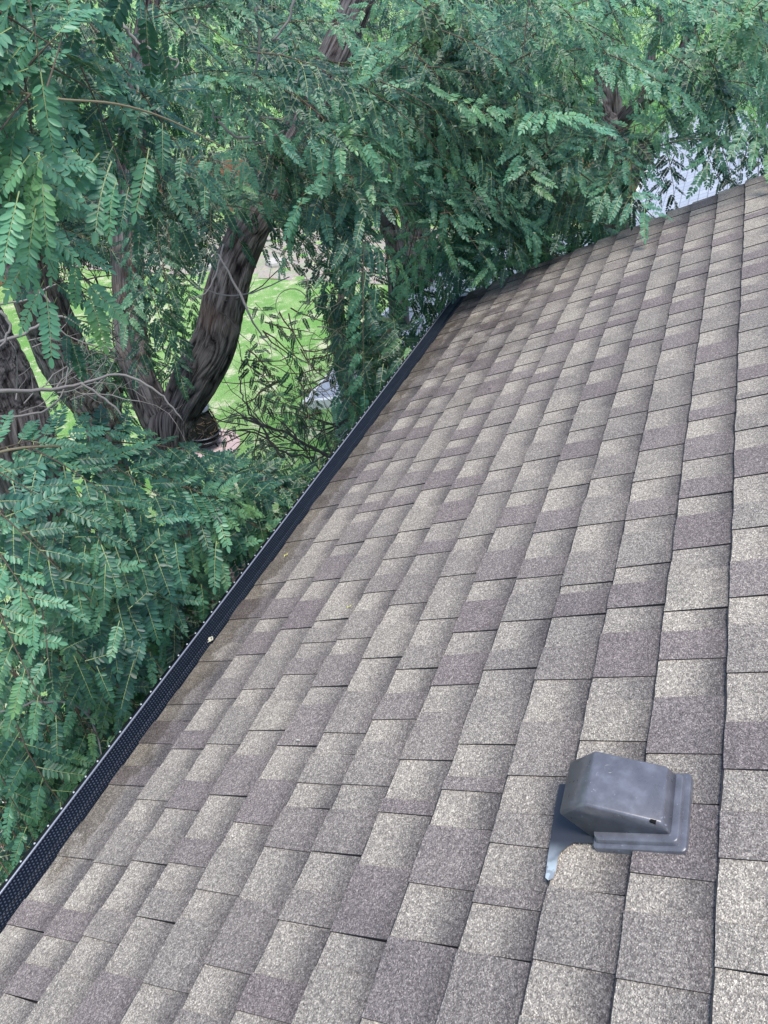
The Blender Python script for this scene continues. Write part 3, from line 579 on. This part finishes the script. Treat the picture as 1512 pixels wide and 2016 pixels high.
limb('limb', px([(1290, 170, 10.5, 15), (1282, 110, 10.5, 14), (1300, 40, 10.6, 12), (1290, -60, 10.6, 8)]), treeD, 20, .05, .008, 18)
# ------------------------------------------------------------ foliage
A = Crown(); B_ = Crown(); Cc = Crown(); D_ = Crown(); E_ = Crown(); F_ = Crown()
# bough close to the camera, upper left
for a in [(110, 190, 2.4, 25, 360, 2.35), (114, 195, 2.4, 82, 395, 2.35), (118, 196, 2.4, 200, 420, 2.4), (122, 196, 2.4, 275, 345, 2.45), (150, 200, 2.42, 345, 330, 2.5), (230, 205, 2.5, 300, 400, 2.5),
          (285, 215, 2.6, 470, 290, 2.65), (300, 220, 2.6, 420, 420, 2.6), (325, 235, 2.62, 480, 440, 2.7), (200, 200, 2.45, 235, 390, 2.45), (110, 185, 2.4, 250, 130, 2.55), (90, 180, 2.4, 150, 30, 2.6),
          (60, 185, 2.42, -30, 300, 2.3), (20, 185, 2.45, -20, 60, 2.6), (40, 150, 2.5, 120, 60, 2.5), (130, -60, 2.5, 215, 150, 2.45), (40, -80, 2.45, 90, 120, 2.4), (-40, -40, 2.4, 40, 120, 2.35), (190, -60, 2.55, 250, 135, 2.5),
          (170, -40, 2.5, 345, 55, 2.6), (-60, 60, 2.4, 60, 170, 2.35), (-60, 150, 2.5, 30, 260, 2.4), (-40, 0, 2.5, 130, 110, 2.5), (40, 100, 2.6, 200, 190, 2.6), (-60, 230, 2.6, 60, 330, 2.5), (90, -80, 2.7, 180, 100, 2.7), (0, -100, 2.6, 130, -10, 2.5), (250, -90, 2.8, 300, 60, 2.8)]:
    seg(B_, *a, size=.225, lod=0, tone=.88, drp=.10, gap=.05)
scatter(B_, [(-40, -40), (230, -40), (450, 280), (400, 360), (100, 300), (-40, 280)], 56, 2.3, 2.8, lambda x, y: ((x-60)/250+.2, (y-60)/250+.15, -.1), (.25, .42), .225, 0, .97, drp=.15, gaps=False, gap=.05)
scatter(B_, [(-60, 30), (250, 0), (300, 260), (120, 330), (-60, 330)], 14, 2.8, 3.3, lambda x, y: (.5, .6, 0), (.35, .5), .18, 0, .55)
# bough close below, lower left
for a in [(-60, 905, 2.8, 110, 850, 2.9), (-40, 905, 2.8, 90, 1000, 2.7), (20, 890, 2.8, 230, 845, 3.0), (60, 880, 2.8, 250, 985, 2.8), (90, 875, 2.85, 220, 1040, 2.75), (150, 870, 2.95, 370, 880, 3.2), (170, 880, 2.95, 330, 1000, 2.95), (200, 890, 3.0, 420, 985, 3.2),
          (-60, 960, 2.75, 120, 1110, 2.6), (-60, 1010, 2.75, 80, 1190, 2.6), (0, 980, 2.75, 150, 1180, 2.65), (60, 1000, 2.75, 260, 1120, 2.75), (220, 980, 2.95, 400, 1090, 3.0), (300, 940, 3.1, 480, 1010, 3.3), (330, 950, 3.2, 565, 985, 3.6),
          (360, 990, 3.2, 545, 1060, 3.5), (200, 1060, 2.85, 400, 1130, 3.0), (150, 1080, 2.8, 300, 1260, 2.75), (60, 1080, 2.7, 120, 1310, 2.6), (-40, 1100, 2.7, 50, 1370, 2.6), (120, 1150, 2.75, 330, 1240, 2.9), (220, 1150, 2.9, 390, 1200, 3.05), (180, 1180, 2.85, 345, 1340, 2.85), (40, 1230, 2.8, 230, 1370, 2.8), (230, 1240, 2.9, 330, 1400, 2.9), (-30, 1250, 2.8, 90, 1420, 2.7)]:
    seg(B_, *a, size=.185, lod=0, tone=.66, drp=.12, gap=.038)
rad = lambda x, y: ((x+250)/400, (y-820)/400+.15, rng.uniform(-.2, .4))
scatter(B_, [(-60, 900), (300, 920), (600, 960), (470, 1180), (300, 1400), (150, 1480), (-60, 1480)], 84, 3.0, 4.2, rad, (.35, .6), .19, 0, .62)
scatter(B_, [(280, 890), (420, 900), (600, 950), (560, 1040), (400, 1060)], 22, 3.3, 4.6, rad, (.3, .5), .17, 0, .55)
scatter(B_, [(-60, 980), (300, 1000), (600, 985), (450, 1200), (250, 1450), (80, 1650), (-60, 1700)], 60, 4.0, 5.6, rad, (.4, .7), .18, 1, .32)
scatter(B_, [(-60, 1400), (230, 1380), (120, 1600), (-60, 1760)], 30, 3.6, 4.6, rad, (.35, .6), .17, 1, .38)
# drapes of the forked tree, top middle
dr = lambda x, y: (.8, .30, rng.uniform(-.4, .4))
scatter(A, [(230, -80), (900, -80), (880, 330), (740, 500), (600, 470), (470, 300), (380, 230)], 105, 4.3, 6.1, dr, (.4, .7), .19, 1, .58)
scatter(A, [(560, 120), (760, 150), (900, 360), (730, 470), (600, 420)], 26, 4.0, 4.8, dr, (.4, .6), .185, 0, .68)
scatter(A, [(290, 400), (340, 400), (330, 640), (270, 620)], 6, 5.6, 6.2, lambda x, y: (.15, .9, 0), (.35, .5), .18, 1, .5, gaps=False)
scatter(A, [(340, 300), (470, 300), (500, 400), (360, 430)], 16, 5.2, 6.6, dr, (.35, .5), .18, 1, .5)
scatter(A, [(470, 160), (560, 180), (600, 420), (500, 420)], 12, 5.2, 6.2, dr, (.35, .5), .18, 1, .5)
for a in [(300, 560, 5.7, 375, 720, 5.6), (320, 520, 5.7, 350, 640, 5.6), (235, 560, 5.9, 262, 690, 5.8), (255, 420, 5.8, 300, 560, 5.7), (265, 400, 5.8, 240, 540, 5.7)]: seg(A, *a, size=.17, lod=1, tone=.6)
scatter(A, [(-60, -80), (520, -80), (560, 420), (380, 480), (-60, 460)], 120, 6.8, 9.5, dr, (.5, .8), .2, 1, .3)
# fill between the drapes and the gutter's far end
scatter(E_, [(560, 470), (900, 460), (900, 560), (760, 780), (660, 900), (600, 640)], 58, 5.4, 7.5, lambda x, y: (.5, .6, 0), (.35, .6), .18, 1, .42)
scatter(E_, [(540, 560), (700, 560), (780, 700), (650, 900), (480, 920), (450, 660)], 40, 8, 10.5, lambda x, y: (.3, .5, 0), (.4, .7), .17, 2, .3)
scatter(E_, [(640, 640), (900, 580), (760, 780), (600, 900), (600, 760)], 34, 4.9, 6.4, lambda x, y: (.5, .5, 0), (.3, .5), .18, 1, .5)
scatter(E_, [(560, 880), (700, 780), (740, 790), (600, 960)], 14, 4.9, 5.8, lambda x, y: (.2, .8, 0), (.3, .5), .17, 1, .5)
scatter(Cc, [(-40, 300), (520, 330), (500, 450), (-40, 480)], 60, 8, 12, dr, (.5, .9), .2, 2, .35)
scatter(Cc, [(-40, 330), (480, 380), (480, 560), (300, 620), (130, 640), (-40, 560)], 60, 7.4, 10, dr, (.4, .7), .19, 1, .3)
scatter(Cc, [(130, 640), (240, 640), (260, 860), (120, 860)], 22, 6.6, 7.4, dr, (.25, .4), .15, 1, .3, gaps=False)
scatter(E_, [(460, 570), (700, 590), (700, 900), (470, 900)], 34, 6.5, 9.0, lambda x, y: (.4, .5, 0), (.3, .5), .15, 1, .4, gaps=False)
scatter(Cc, [(130, 560), (420, 540), (400, 680), (300, 760), (150, 800)], 16, 8, 11, lambda x, y: (.4, .5, 0), (.3, .5), .15, 1, .3, gaps=False)
# right side: boughs over the far corner of the roof
rt = lambda x, y: (rng.uniform(-.3, .9), .25, rng.uniform(-.3, .3))
R1 = [(800, -60), (1560, -60), (1560, 250), (1430, 275), (1300, 300), (1270, 390), (1180, 430), (1080, 470), (960, 520), (860, 520), (780, 420)]
scatter(D_, R1, 150, 4.9, 6.8, rt, (.4, .65), .19, 1, .66)
scatter(D_, [(850, 250), (1200, 250), (1270, 360), (1150, 450), (1000, 520), (900, 520)], 46, 5.0, 5.7, rt, (.35, .55), .18, 0, .62)
scatter(D_, [(940, 460), (1180, 420), (1200, 450), (960, 560)], 14, 5.2, 5.5, lambda x, y: (.8, .25, -.1), (.3, .45), .17, 0, .6, drp=.2)
for a in [(1310, 290, 6.2, 1340, 400, 6.1), (1385, 280, 6.2, 1410, 370, 6.1), (1420, 285, 6.1, 1445, 365, 6.0), (1490, 250, 6.2, 1500, 340, 6.1), (1330, 300, 6.4, 1300, 385, 6.4), (1470, 290, 6.2, 1465, 350, 6.1)]: seg(D_, *a, size=.16, lod=1, tone=.35)
scatter(D_, R1, 170, 7.0, 10, rt, (.5, .8), .2, 1, .7)
FY = Crown(); scatter(FY, [(780, -80), (1580, -80), (1580, 260), (1250, 300), (1000, 420), (800, 420)], 260, 10.8, 16, rt, (.7, 1.1), .24, 2, .6, gap=.06)
scatter(F_, [(380, -80), (900, -80), (900, 480), (560, 470)], 210, 9.5, 15, dr, (.7, 1.1), .24, 2, .35, gap=.06)
scatter(A, [(0, -700), (1500, -700), (1500, -100), (0, -100)], 50, 8.5, 12, dr, (.7, 1.0), .24, 2, .5, gap=.06)
A.build(treeA); B_.build(treeB); Cc.build(treeC); D_.build(treeD); E_.build(treeE); F_.build(treeF)
tf = P(1235, 330, 14); treeH = tree('locust_tree', tf, .2, 'bright yellow green locust tree at the top right behind the forking limbs')
limb('trunk', [[tf[0], tf[1], -.1, .3], [tf[0], tf[1], 2, .24], [tf[0]+.2, tf[1]+.3, 5, .18], [tf[0]+.1, tf[1]+1, 8.5, .1]], treeH, 36, .06, .02, 21); FY.build(treeH, M_LEAFY)
# distant yard trees behind the fence
def fartree(x, y, h, rad_, lab, mt, n, tone):
    t = tree('yard_tree', (x, y), .3, lab); limb('trunk', [[x, y, -.1, .35], [x, y+.1, h*.3, .26], [x+.2, y, h*.6, .16], [x, y, h*.85, .06]], t, 24, .12, .02, int(x)); c = Crown()
    for i in range(n):
        v = nz(rng.normal(0, 1, 3)); rr = rng.uniform(.55, 1)**.6; rr *= .8+.35*math.sin(v[0]*5+x)*math.sin(v[1]*4+y); o = np.array([x, y, h*.58])+v*rr*np.array([rad_, rad_, h*.44])
        c.spray(o, v*np.array([1, 1, .4])+DOWN*.2, rng.uniform(1.0, 1.9), .55, 2, tone+.15*v[2], .3, False, .13, False)
    c.build(t, mt); return t
for x, y, h, r_, lab, mt, n, tn in [(31, 2, 9.5, 4.6, 'broad green tree behind the fence at the upper right', M_LEAFY, 330, .6), (31, 11, 10.5, 5, 'bright bushy tree behind the fence at the upper middle', M_LEAFY, 330, .65), (29, 21, 9.5, 5, 'round green tree behind the fence toward the upper left', M_LEAFY, 300, .5), (21, 25, 10, 5, 'shaded tree behind the fence at the far upper left', M_LEAFY, 300, .4), (34, -8, 10, 5, 'tall green tree past the neighbouring roof', M_LEAFY, 300, .55)]:
    fartree(x, y, h, r_, lab, mt, n, tn)
# ------------------------------------------------------------ dead twigs, tendrils
for rows in ([(498, -10, 4.6, 7), (508, 50, 4.6, 7), (510, 110, 4.6, 6), (500, 150, 4.6, 6), (490, 195, 4.6, 5), (482, 250, 4.6, 4)], [(490, 205, 4.6, 4), (455, 228, 4.6, 5), (415, 230, 4.6, 3)], [(582, -10, 4.5, 7), (566, 45, 4.5, 6), (538, 80, 4.5, 5), (552, 75, 4.5, 5), (564, 95, 4.5, 4), (554, 112, 4.5, 3)],
             [(425, -10, 4.5, 5), (390, 45, 4.5, 4), (366, 90, 4.5, 3)], [(484, 232, 4.6, 4), (530, 232, 4.7, 5), (562, 232, 4.7, 4), (575, 190, 4.7, 4), (595, 130, 4.7, 3)], [(480, 280, 4.7, 4), (515, 280, 4.7, 5), (560, 256, 4.7, 3)],
             [(430, 240, 4.8, 7), (465, 270, 4.8, 7), (500, 270, 4.8, 5)], [(242, 48, 3.2, 8), (262, 75, 3.2, 8), (295, 95, 3.2, 6), (325, 112, 3.2, 5), (350, 120, 3.2, 4), (345, 138, 3.2, 3)], [(242, 62, 3.2, 7), (255, 85, 3.2, 6), (257, 140, 3.2, 5), (248, 195, 3.2, 4)], [(295, 95, 3.2, 5), (305, 125, 3.2, 4), (335, 140, 3.2, 3)],
             [(400, 168, 4.6, 4), (415, 205, 4.6, 4), (424, 240, 4.6, 3)], [(430, 500, 4.9, 4), (470, 575, 4.9, 7), (490, 615, 4.9, 6), (520, 670, 5, 4), (545, 690, 5, 3)], [(440, 480, 5, 5), (431, 520, 5, 5), (410, 570, 5, 4), (380, 590, 5, 3)], [(380, 566, 5.5, 3), (470, 582, 5.5, 4), (570, 545, 5.5, 3)],
             [(-5, 770, 4.0, 11), (90, 768, 4.1, 10), (160, 755, 4.2, 8), (240, 738, 4.3, 7), (300, 765, 4.3, 6), (330, 790, 4.3, 5), (360, 828, 4.3, 3)], [(-5, 600, 4.4, 6), (50, 590, 4.4, 5), (110, 560, 4.4, 4)], [(-5, 675, 4.2, 9), (60, 650, 4.2, 8), (108, 622, 4.3, 6), (160, 640, 4.3, 4)],
             [(0, 612, 3.6, 8), (18, 640, 3.6, 7), (12, 670, 3.6, 6), (-10, 690, 3.6, 5)], [(160, 755, 4.2, 7), (220, 795, 4.2, 6), (262, 850, 4.2, 4)], [(0, 820, 4.2, 6), (70, 815, 4.2, 6), (120, 780, 4.2, 4), (140, 700, 4.2, 3)], [(50, 555, 5.4, 6), (95, 590, 5.4, 7), (130, 660, 5.4, 4), (230, 690, 5.4, 3)],
             [(0, 1402, 3.4, 5), (60, 1385, 3.4, 6), (120, 1382, 3.4, 5), (160, 1395, 3.4, 6), (190, 1440, 3.4, 6), (200, 1500, 3.4, 3)], [(15, 1410, 3.6, 8), (32, 1450, 3.6, 7), (60, 1475, 3.6, 4)], [(0, 1465, 3.8, 4), (40, 1470, 3.8, 5), (65, 1478, 3.8, 3)]):
    thin(treeB if rows[0][0] < 250 else treeA, [(a, b, c, d*.7) for a, b, c, d in rows], 'dead_twig', M_DEAD, 6, .003)
for rows in ([(870, 400, 5.2, 9), (890, 440, 5.2, 8), (912, 460, 5.2, 4)], [(728, 425, 5.3, 4), (790, 405, 5.3, 6), (850, 400, 5.3, 6), (880, 408, 5.3, 4)], [(940, 250, 5.4, 6), (960, 290, 5.4, 10), (978, 360, 5.4, 9)]):
    thin(treeD, [(a, b, c, d*.55) for a, b, c, d in rows], 'dead_twig', M_DEAD, 6, .003)
# tangle of dark thin branches in the clearing and across the left trunks
def tangle(par, starts, n, mt, t, seedv, nm='dead_twig', spread=1.0, w0=3.2):
    r = random.Random(seedv); m = MB()
    for (x, y, ang) in starts:
        for b in range(n):
            a = ang+r.uniform(-.5, .5)*spread; cx_, cy_ = x+r.uniform(-14, 14), y+r.uniform(-14, 14); tt = t+r.uniform(-.3, .3); pts = [P(cx_, cy_, tt)]; wd = [w0/2*t/F]; k = r.randint(5, 9)
            for i in range(k):
                a += r.uniform(-.45, .45); st_ = r.uniform(14, 34); cx_ += math.cos(a)*st_; cy_ += math.sin(a)*st_; tt += r.uniform(-.08, .08); pts.append(P(cx_, cy_, tt)); wd.append(w0*(1-.85*(i+1)/k)/2*t/F)
                if r.random() < .5:
                    aa = a+r.choice([-1, 1])*r.uniform(.5, 1.1); q2 = [pts[-1]]; xx, yy = cx_, cy_
                    for j in range(3): xx += math.cos(aa)*r.uniform(8, 18); yy += math.sin(aa)*r.uniform(8, 18); aa += r.uniform(-.4, .4); q2.append(P(xx, yy, tt))
                    m.tube(q2, [wd[-1]*.7, wd[-1]*.5, wd[-1]*.4, wd[-1]*.25], 4, False)
            m.tube(pts, wd, 5, False)
    return m.build(nm, mt, par)
thin(treeE, [(690, 925, 6.4, 6), (610, 880, 6.4, 6), (560, 850, 6.5, 5), (500, 830, 6.5, 4), (450, 800, 6.6, 2)], 'branch', M_DEADD, 6, .008)
thin(treeE, [(620, 900, 6.4, 5), (560, 890, 6.5, 4), (500, 850, 6.5, 3.5), (430, 850, 6.6, 2)], 'branch', M_DEADD, 6, .008)
thin(treeE, [(560, 905, 6.3, 5), (520, 850, 6.3, 4), (480, 790, 6.3, 3), (470, 740, 6.3, 2)], 'branch', M_DEADD, 6, .008)
tangle(treeE, [(640, 900, 3.4), (600, 880, 3.8), (560, 860, 3.3), (520, 850, 3.9), (500, 840, 2.6), (620, 920, 4.3), (660, 850, 3.7), (700, 820, 3.3)], 4, M_DEADD, 6.5, 3)
tangle(treeE, [(600, 700, 0.3), (560, 620, 1.), (640, 740, 3.4), (560, 760, 3.0), (620, 820, 3.6), (520, 640, .6), (480, 700, .4)], 3, M_TWIG, 7.5, 9)
tangle(treeB, [(100, 760, 5.6), (40, 800, 5.4), (150, 780, .2), (60, 680, .3)], 3, M_DEAD, 4.6, 5, w0=2.6)
tangle(treeA, [(250, 700, 4.0), (260, 660, 3.9), (430, 600, .2), (380, 740, 4.2), (300, 780, 5.0)], 4, M_DEADD, 6.4, 6)
tangle(treeC, [(240, 660, 3.7), (200, 600, 4.4), (160, 560, .5), (120, 500, .8)], 4, M_DEADD, 7.2, 8)
m = MB(); r_ = random.Random(4)
for i in range(26):                           # curling pale tendrils
    x, y = r_.uniform(590, 710), r_.uniform(560, 760); a = r_.uniform(0, 6.28); k_ = r_.choice([-1, 1])*r_.uniform(.12, .42); pts = []; t = r_.uniform(5.6, 6.4)
    for j in range(r_.randint(8, 16)): pts.append(P(x, y, t)); x += math.cos(a)*11; y += math.sin(a)*11; a += k_+r_.uniform(-.1, .1); t += r_.uniform(-.03, .03)
    m.tube(pts, [.0042*(1-.6*j/len(pts)) for j in range(len(pts))], 5, False)
m.build('tendrils', M_TEND, treeE, True)
# ------------------------------------------------------------ yard objects
# chiminea-like fire pot on a pink paver
cb = onz(408, 880, 0); 
M_PAV = mat('pink_concrete', rough=.9); q = NB(M_PAV); q.l(q.mix(q.noise(q.geo(), 9, 4), (.50, .36, .34), (.66, .52, .50)), q.b.inputs['Base Color'])
m = MB(); m.lathe((cb[0], cb[1], 0), [(.0001, .05), (.62, .05), (.66, .03), (.66, 0)], 28); tag(m.build('paving_slab', M_PAV), 'round pinkish concrete slab in the grass under the black fire pot', 'paving slab')
M_IRON = mat('blackened_iron', (.012, .013, .016), .5, .6); M_LID = mat('grey_pot_lid', (.22, .24, .32), .4, .3)
pot = tag(empty('fire_pot', (cb[0], cb[1], .05)), 'black iron fire pot with grey lid and caught twigs beside the forked trunk', 'fire pot')
z0 = .05; c0 = (cb[0], cb[1], z0)
m = MB(); m.lathe(c0, [(.0001, .06), (.20, .05), (.27, .12), (.30, .22), (.285, .22), (.26, .14), (.0001, .10)], 32); m.build('bowl', M_IRON, pot, True)
for z in (.20, .30):
    m = MB(); m.tube([(cb[0]+.33*math.cos(a), cb[1]+.33*math.sin(a), z0+z) for a in np.linspace(0, 2*math.pi, 33)], .014, 6, False); m.build('ring', mat('worn_iron_ring', (.10, .11, .14), .3, .7), pot, True)
for i in range(8):
    a = i*math.pi/4+.2; m = MB(); m.tube([(cb[0]+.31*math.cos(a), cb[1]+.31*math.sin(a), z0+.18), (cb[0]+.29*math.cos(a), cb[1]+.29*math.sin(a), z0+.5), (cb[0]+.18*math.cos(a), cb[1]+.18*math.sin(a), z0+.86)], .014, 5); m.build('cage_bar', M_IRON, pot)
m = MB(); m.lathe(c0, [(.24, .22), (.26, .45), (.17, .84), (.0001, .85)], 24); m.build('dark_liner', mat('sooty_mesh', (.012, .011, .011), 1), pot, True)
m = MB(); m.lathe(c0, [(.23, .80), (.235, .82), (.19, .88), (.13, .93), (.12, 1.0), (.10, 1.03), (.0001, 1.035)], 28); m.build('lid', M_LID, pot, True)
for i in range(3):
    a = i*2.09+.5; m = MB(); m.tube([(cb[0]+.2*math.cos(a), cb[1]+.2*math.sin(a), z0+.1), (cb[0]+.27*math.cos(a), cb[1]+.27*math.sin(a), z0)], .018, 6); m.build('foot', M_IRON, pot)
m = MB(); r_ = random.Random(8)
for i in range(70):
    a = r_.uniform(0, 6.28); z = r_.uniform(.2, .75); R_ = .34-.16*z; p0 = np.array([cb[0]+R_*math.cos(a), cb[1]+R_*math.sin(a), z0+z]); a2 = a+r_.uniform(-.9, .9); z2 = z+r_.uniform(-.2, .2); p1 = np.array([cb[0]+R_*math.cos(a2), cb[1]+R_*math.sin(a2), z0+z2]); md = (p0+p1)/2+np.array([math.cos(a), math.sin(a), 0])*.04; m.tube([p0, md, p1], .004, 4, False)
m.build('caught_twigs', mat('straw_twig', (.16, .11, .07), .9), pot)
# shed with a low grey roof and white trim, below the gutter
M_SHR = mat('pale_blue_grey_shingles', rough=.8); q = NB(M_SHR)
br = q.t.nodes.new('ShaderNodeTexBrick'); uvm = q.n('ShaderNodeUVMap', uv_map='roof'); q.l(uvm.outputs[0], br.inputs['Vector']); br.inputs['Color1'].default_value = (.38, .42, .50, 1); br.inputs['Color2'].default_value = (.46, .50, .58, 1); br.inputs['Mortar'].default_value = (.22, .24, .31, 1)
br.inputs['Scale'].default_value = 1; br.inputs['Mortar Size'].default_value = .012; br.inputs['Brick Width'].default_value = .30; br.inputs['Row Height'].default_value = .19; br.offset = .37
q.l(q.mix(1., br.outputs[0], q.ramp(q.noise(q.geo(), 40, 4), [(.3, (.85,)*3), (.7, (1.12,)*3)]), 'MULTIPLY'), q.b.inputs['Base Color'])
def roofplane(name, x0, x1, y0, z0_, pitch, L, mt, par, th=.05):
    up_ = np.array([0, -math.cos(pitch), math.sin(pitch)]); nn = np.array([0, math.sin(pitch), math.cos(pitch)]); o = np.array([0, y0, z0_]); V = []; Fc = []; UV = []
    n = int(L/.19)+1
    for i in range(n):
        a, b = i*.19, min((i+1)*.19+.02, L+.01)
        ps = [o+up_*a+nn*.018+[x0, 0, 0], o+up_*a+nn*.018+[x1, 0, 0], o+up_*b+nn*.004+[x1, 0, 0], o+up_*b+nn*.004+[x0, 0, 0]]; k = len(V); V += ps; Fc.append([k, k+1, k+2, k+3]); UV += [(x0, a), (x1, a), (x1, b), (x0, b)]
        ps = [o+up_*a+[x0, 0, 0], o+up_*a+[x1, 0, 0], o+up_*a+nn*.018+[x1, 0, 0], o+up_*a+nn*.018+[x0, 0, 0]]; k = len(V); V += ps; Fc.append([k, k+1, k+2, k+3]); UV += [(x0, a)]*4
    me = pymesh(name, V, Fc); l = me.uv_layers.new(name='roof'); l.data.foreach_set('uv', np.array(UV, dtype=np.float32).ravel()); return link(name, me, mt, par)
shed = tag(empty('shed', (8.75, 3.3, 0)), 'low shed with blue grey roof and white trim glimpsed left of the gutter', 'shed')
sp = math.radians(12); roofplane('roof', 8.6, 14.5, 3.42, 2.6, sp, 4.6, M_SHR, shed)
m = MB(); ff = lambda x, s_, h: np.array([x, 3.42, 2.6])+np.array([0, -math.cos(sp), math.sin(sp)])*s_+np.array([0, math.sin(sp), math.cos(sp)])*h
m.box(8.6, 14.5, 0.01, 4.55, -.08, -.01, ff); m.build('roof_deck', M_TRIM, shed)
m = MB(); m.box(8.55, 14.5, 3.425, 3.50, 2.50, 2.60); m.box(8.52, 8.595, .0, 4.55, -.12, .015, ff); m.build('trim', M_WHITE, shed)
m = MB(); m.hexa([(8.8, 3.2, 0), (14.4, 3.2, 0), (14.4, -.9, 0), (8.8, -.9, 0)], [(8.8, 3.2, 2.5), (14.4, 3.2, 2.5), (14.4, -.9, 3.3), (8.8, -.9, 3.3)]); m.build('wall', mat('grey_board_wall', (.34, .36, .40), .8), shed)
# neighbouring house, roof parallel to ours
nb = tag(empty('neighbour_house', (20, -4, 0)), 'neighbouring house with a pale bluish shingle roof seen past the far end of our roof', 'house')
PL = lambda px_, py_, hh: (lambda r: CAM+r*(-(hh)/(r@NW)))(ray(px_, py_))
a_ = PL(1288, 408, 4.3); roofplane('roof', a_[0]-5.5, a_[0]+13, a_[1]+.5, a_[2]-.5*math.tan(PIT), PIT, 7.5, M_SHR, nb)
yy, zz = a_[1]+.5, a_[2]-.5*math.tan(PIT)
m = MB(); x0_, x1_ = a_[0]-5.2, a_[0]+12.7; m.hexa([(x0_, yy-.4, 0), (x1_, yy-.4, 0), (x1_, yy-6.4, 0), (x0_, yy-6.4, 0)], [(x0_, yy-.4, zz+.1), (x1_, yy-.4, zz+.1), (x1_, yy-6.4, zz+2.7), (x0_, yy-6.4, zz+2.7)]); m.build('wall', M_WALL, nb)
m = MB(); m.box(a_[0]-5.5, a_[0]+13, yy+.002, yy+.1, zz-.12, zz-.005); m.build('gutter', M_WHITE, nb)
# cedar fence round the yard: posts and board panels
M_CED = mat('orange_cedar_boards', rough=.8); q = NB(M_CED); g = q.geo()
q.l(q.mix(q.noise(g, 2.5, 4, .7), (.27, .14, .08), (.38, .22, .14)), q.b.inputs['Base Color'])
def fence(x0, y0, x1, y1, lab, h=1.85):
    f_ = tag(empty('cedar_fence', (x0, y0, 0)), lab, 'fence'); L = math.hypot(x1-x0, y1-y0); ux, uy = (x1-x0)/L, (y1-y0)/L; n = int(L/2.4); fr = lambda s, d, z: (x0+ux*s-uy*d, y0+uy*s+ux*d, z)
    for i in range(n):
        m = MB(); s = i*L/n; k = int(L/n/.15)
        for j in range(k): w_ = L/n/k; m.box(s+j*w_+.004, s+(j+1)*w_-.004, -.01, .01, .04, h-.05*(j % 2 == 0)*.3, fr)
        for z in (.4, 1.4): m.box(s, s+L/n, .012, .05, z, z+.09, fr)
        m.build('board_panel', M_CED, f_)
    for i in range(n+1): m = MB(); m.box(i*L/n-.05, i*L/n+.05, -.06, .06, 0, h+.1, fr); m.build('post', M_CED, f_)
fence(26, -14, 26, 19, 'orange cedar board fence across the back of the yard'); fence(26, 19, 2, 19, 'orange cedar board fence along the left side of the yard')
m = MB()
M_RUST = mat('rust_red_boards', rough=.85); q = NB(M_RUST); q.l(q.mix(q.noise(q.geo(), 8, 4), (.13, .035, .022), (.22, .07, .045)), q.b.inputs['Base Color'])
b0 = onz(372, 1200, .9); b1 = onz(475, 1102, 1.0)
bx = tag(empty('planter_box', (float((b0[0]+b1[0])/2), float((b0[1]+b1[1])/2), 0)), 'rust red wooden planter box under the drooping leaves beside the gutter', 'planter')
cx_, cy_ = (b0[0]+b1[0])/2+.2, (b0[1]+b1[1])/2
for i in range(4):
    m = MB()
    for s_, (xa, xb, ya, yb) in enumerate(((-1.1, 1.1, .70, .75), (-1.1, 1.1, -.75, -.70), (-1.1, -1.05, -.70, .70), (1.05, 1.1, -.70, .70))): m.box(cx_+xa, cx_+xb, cy_+ya, cy_+yb, .02+i*.25, .25+i*.25)
    m.build('board', M_RUST, bx)
m = MB(); m.box(cx_-1.05, cx_+1.05, cy_-.7, cy_+.7, .02, .9); m.build('soil', M_MULCH, bx)
# pale stones: landscape blocks at the back, stepping stones by the house
M_STONE = mat('pale_stone', rough=.85); q = NB(M_STONE); q.l(q.mix(q.noise(q.geo(), 7, 4), (.42, .40, .36), (.6, .57, .53)), q.b.inputs['Base Color'])
r_ = random.Random(3)
def stone(name, x, y, sx_, sy_, h, lab, cat, grp):
    m = MB(); b = []; n = 9; off = r_.uniform(0, 1)
    for ring, (f_, z) in enumerate(((1, 0), (1.03, h*.5), (.97, h*.9), (.86, h))): 
        for j in range(n): a = (j+off)/n*6.283; rr = 1+.16*math.sin(j*2.4+off*9); m.V.append(np.array([x+sx_*f_*rr*math.cos(a), y+sy_*f_*rr*math.sin(a), z]))
    for i in range(3):
        for j in range(n): q_ = (j+1) % n; m.F.append([i*n+j, i*n+q_, (i+1)*n+q_, (i+1)*n+j])
    m.F.append([3*n+j for j in range(n)]); o = m.build(name, M_STONE); tag(o, lab, cat, grp)
for (a, b), lb in (((784, 472), 'pale stone seen between two dark background trunks'), ((545, 515), 'pale stone at the gravel edge just right of the forked tree limb'), ((415, 520), 'pale stone at the gravel edge left of the thick right limb')):
    p = onz(a, b, .1); stone('landscape_stone', p[0], p[1], .3, .4, .16, lb, 'stone', 'pale stones along the gravel bed')
for (a, b), lb in (((35, 1600), 'pale stepping stone in the mulch, uppermost of those at the lower left edge'), ((50, 1690), 'pale stepping stone in the mulch nearest the bottom of the gutter'), ((222, 1310), 'lone pale stepping stone glimpsed through leaves near the middle of the gutter')):
    p = onz(a, b, 0); stone('stepping_stone', p[0], p[1], .38, .32, .05, lb, 'stone', 'stepping stones in the mulch')
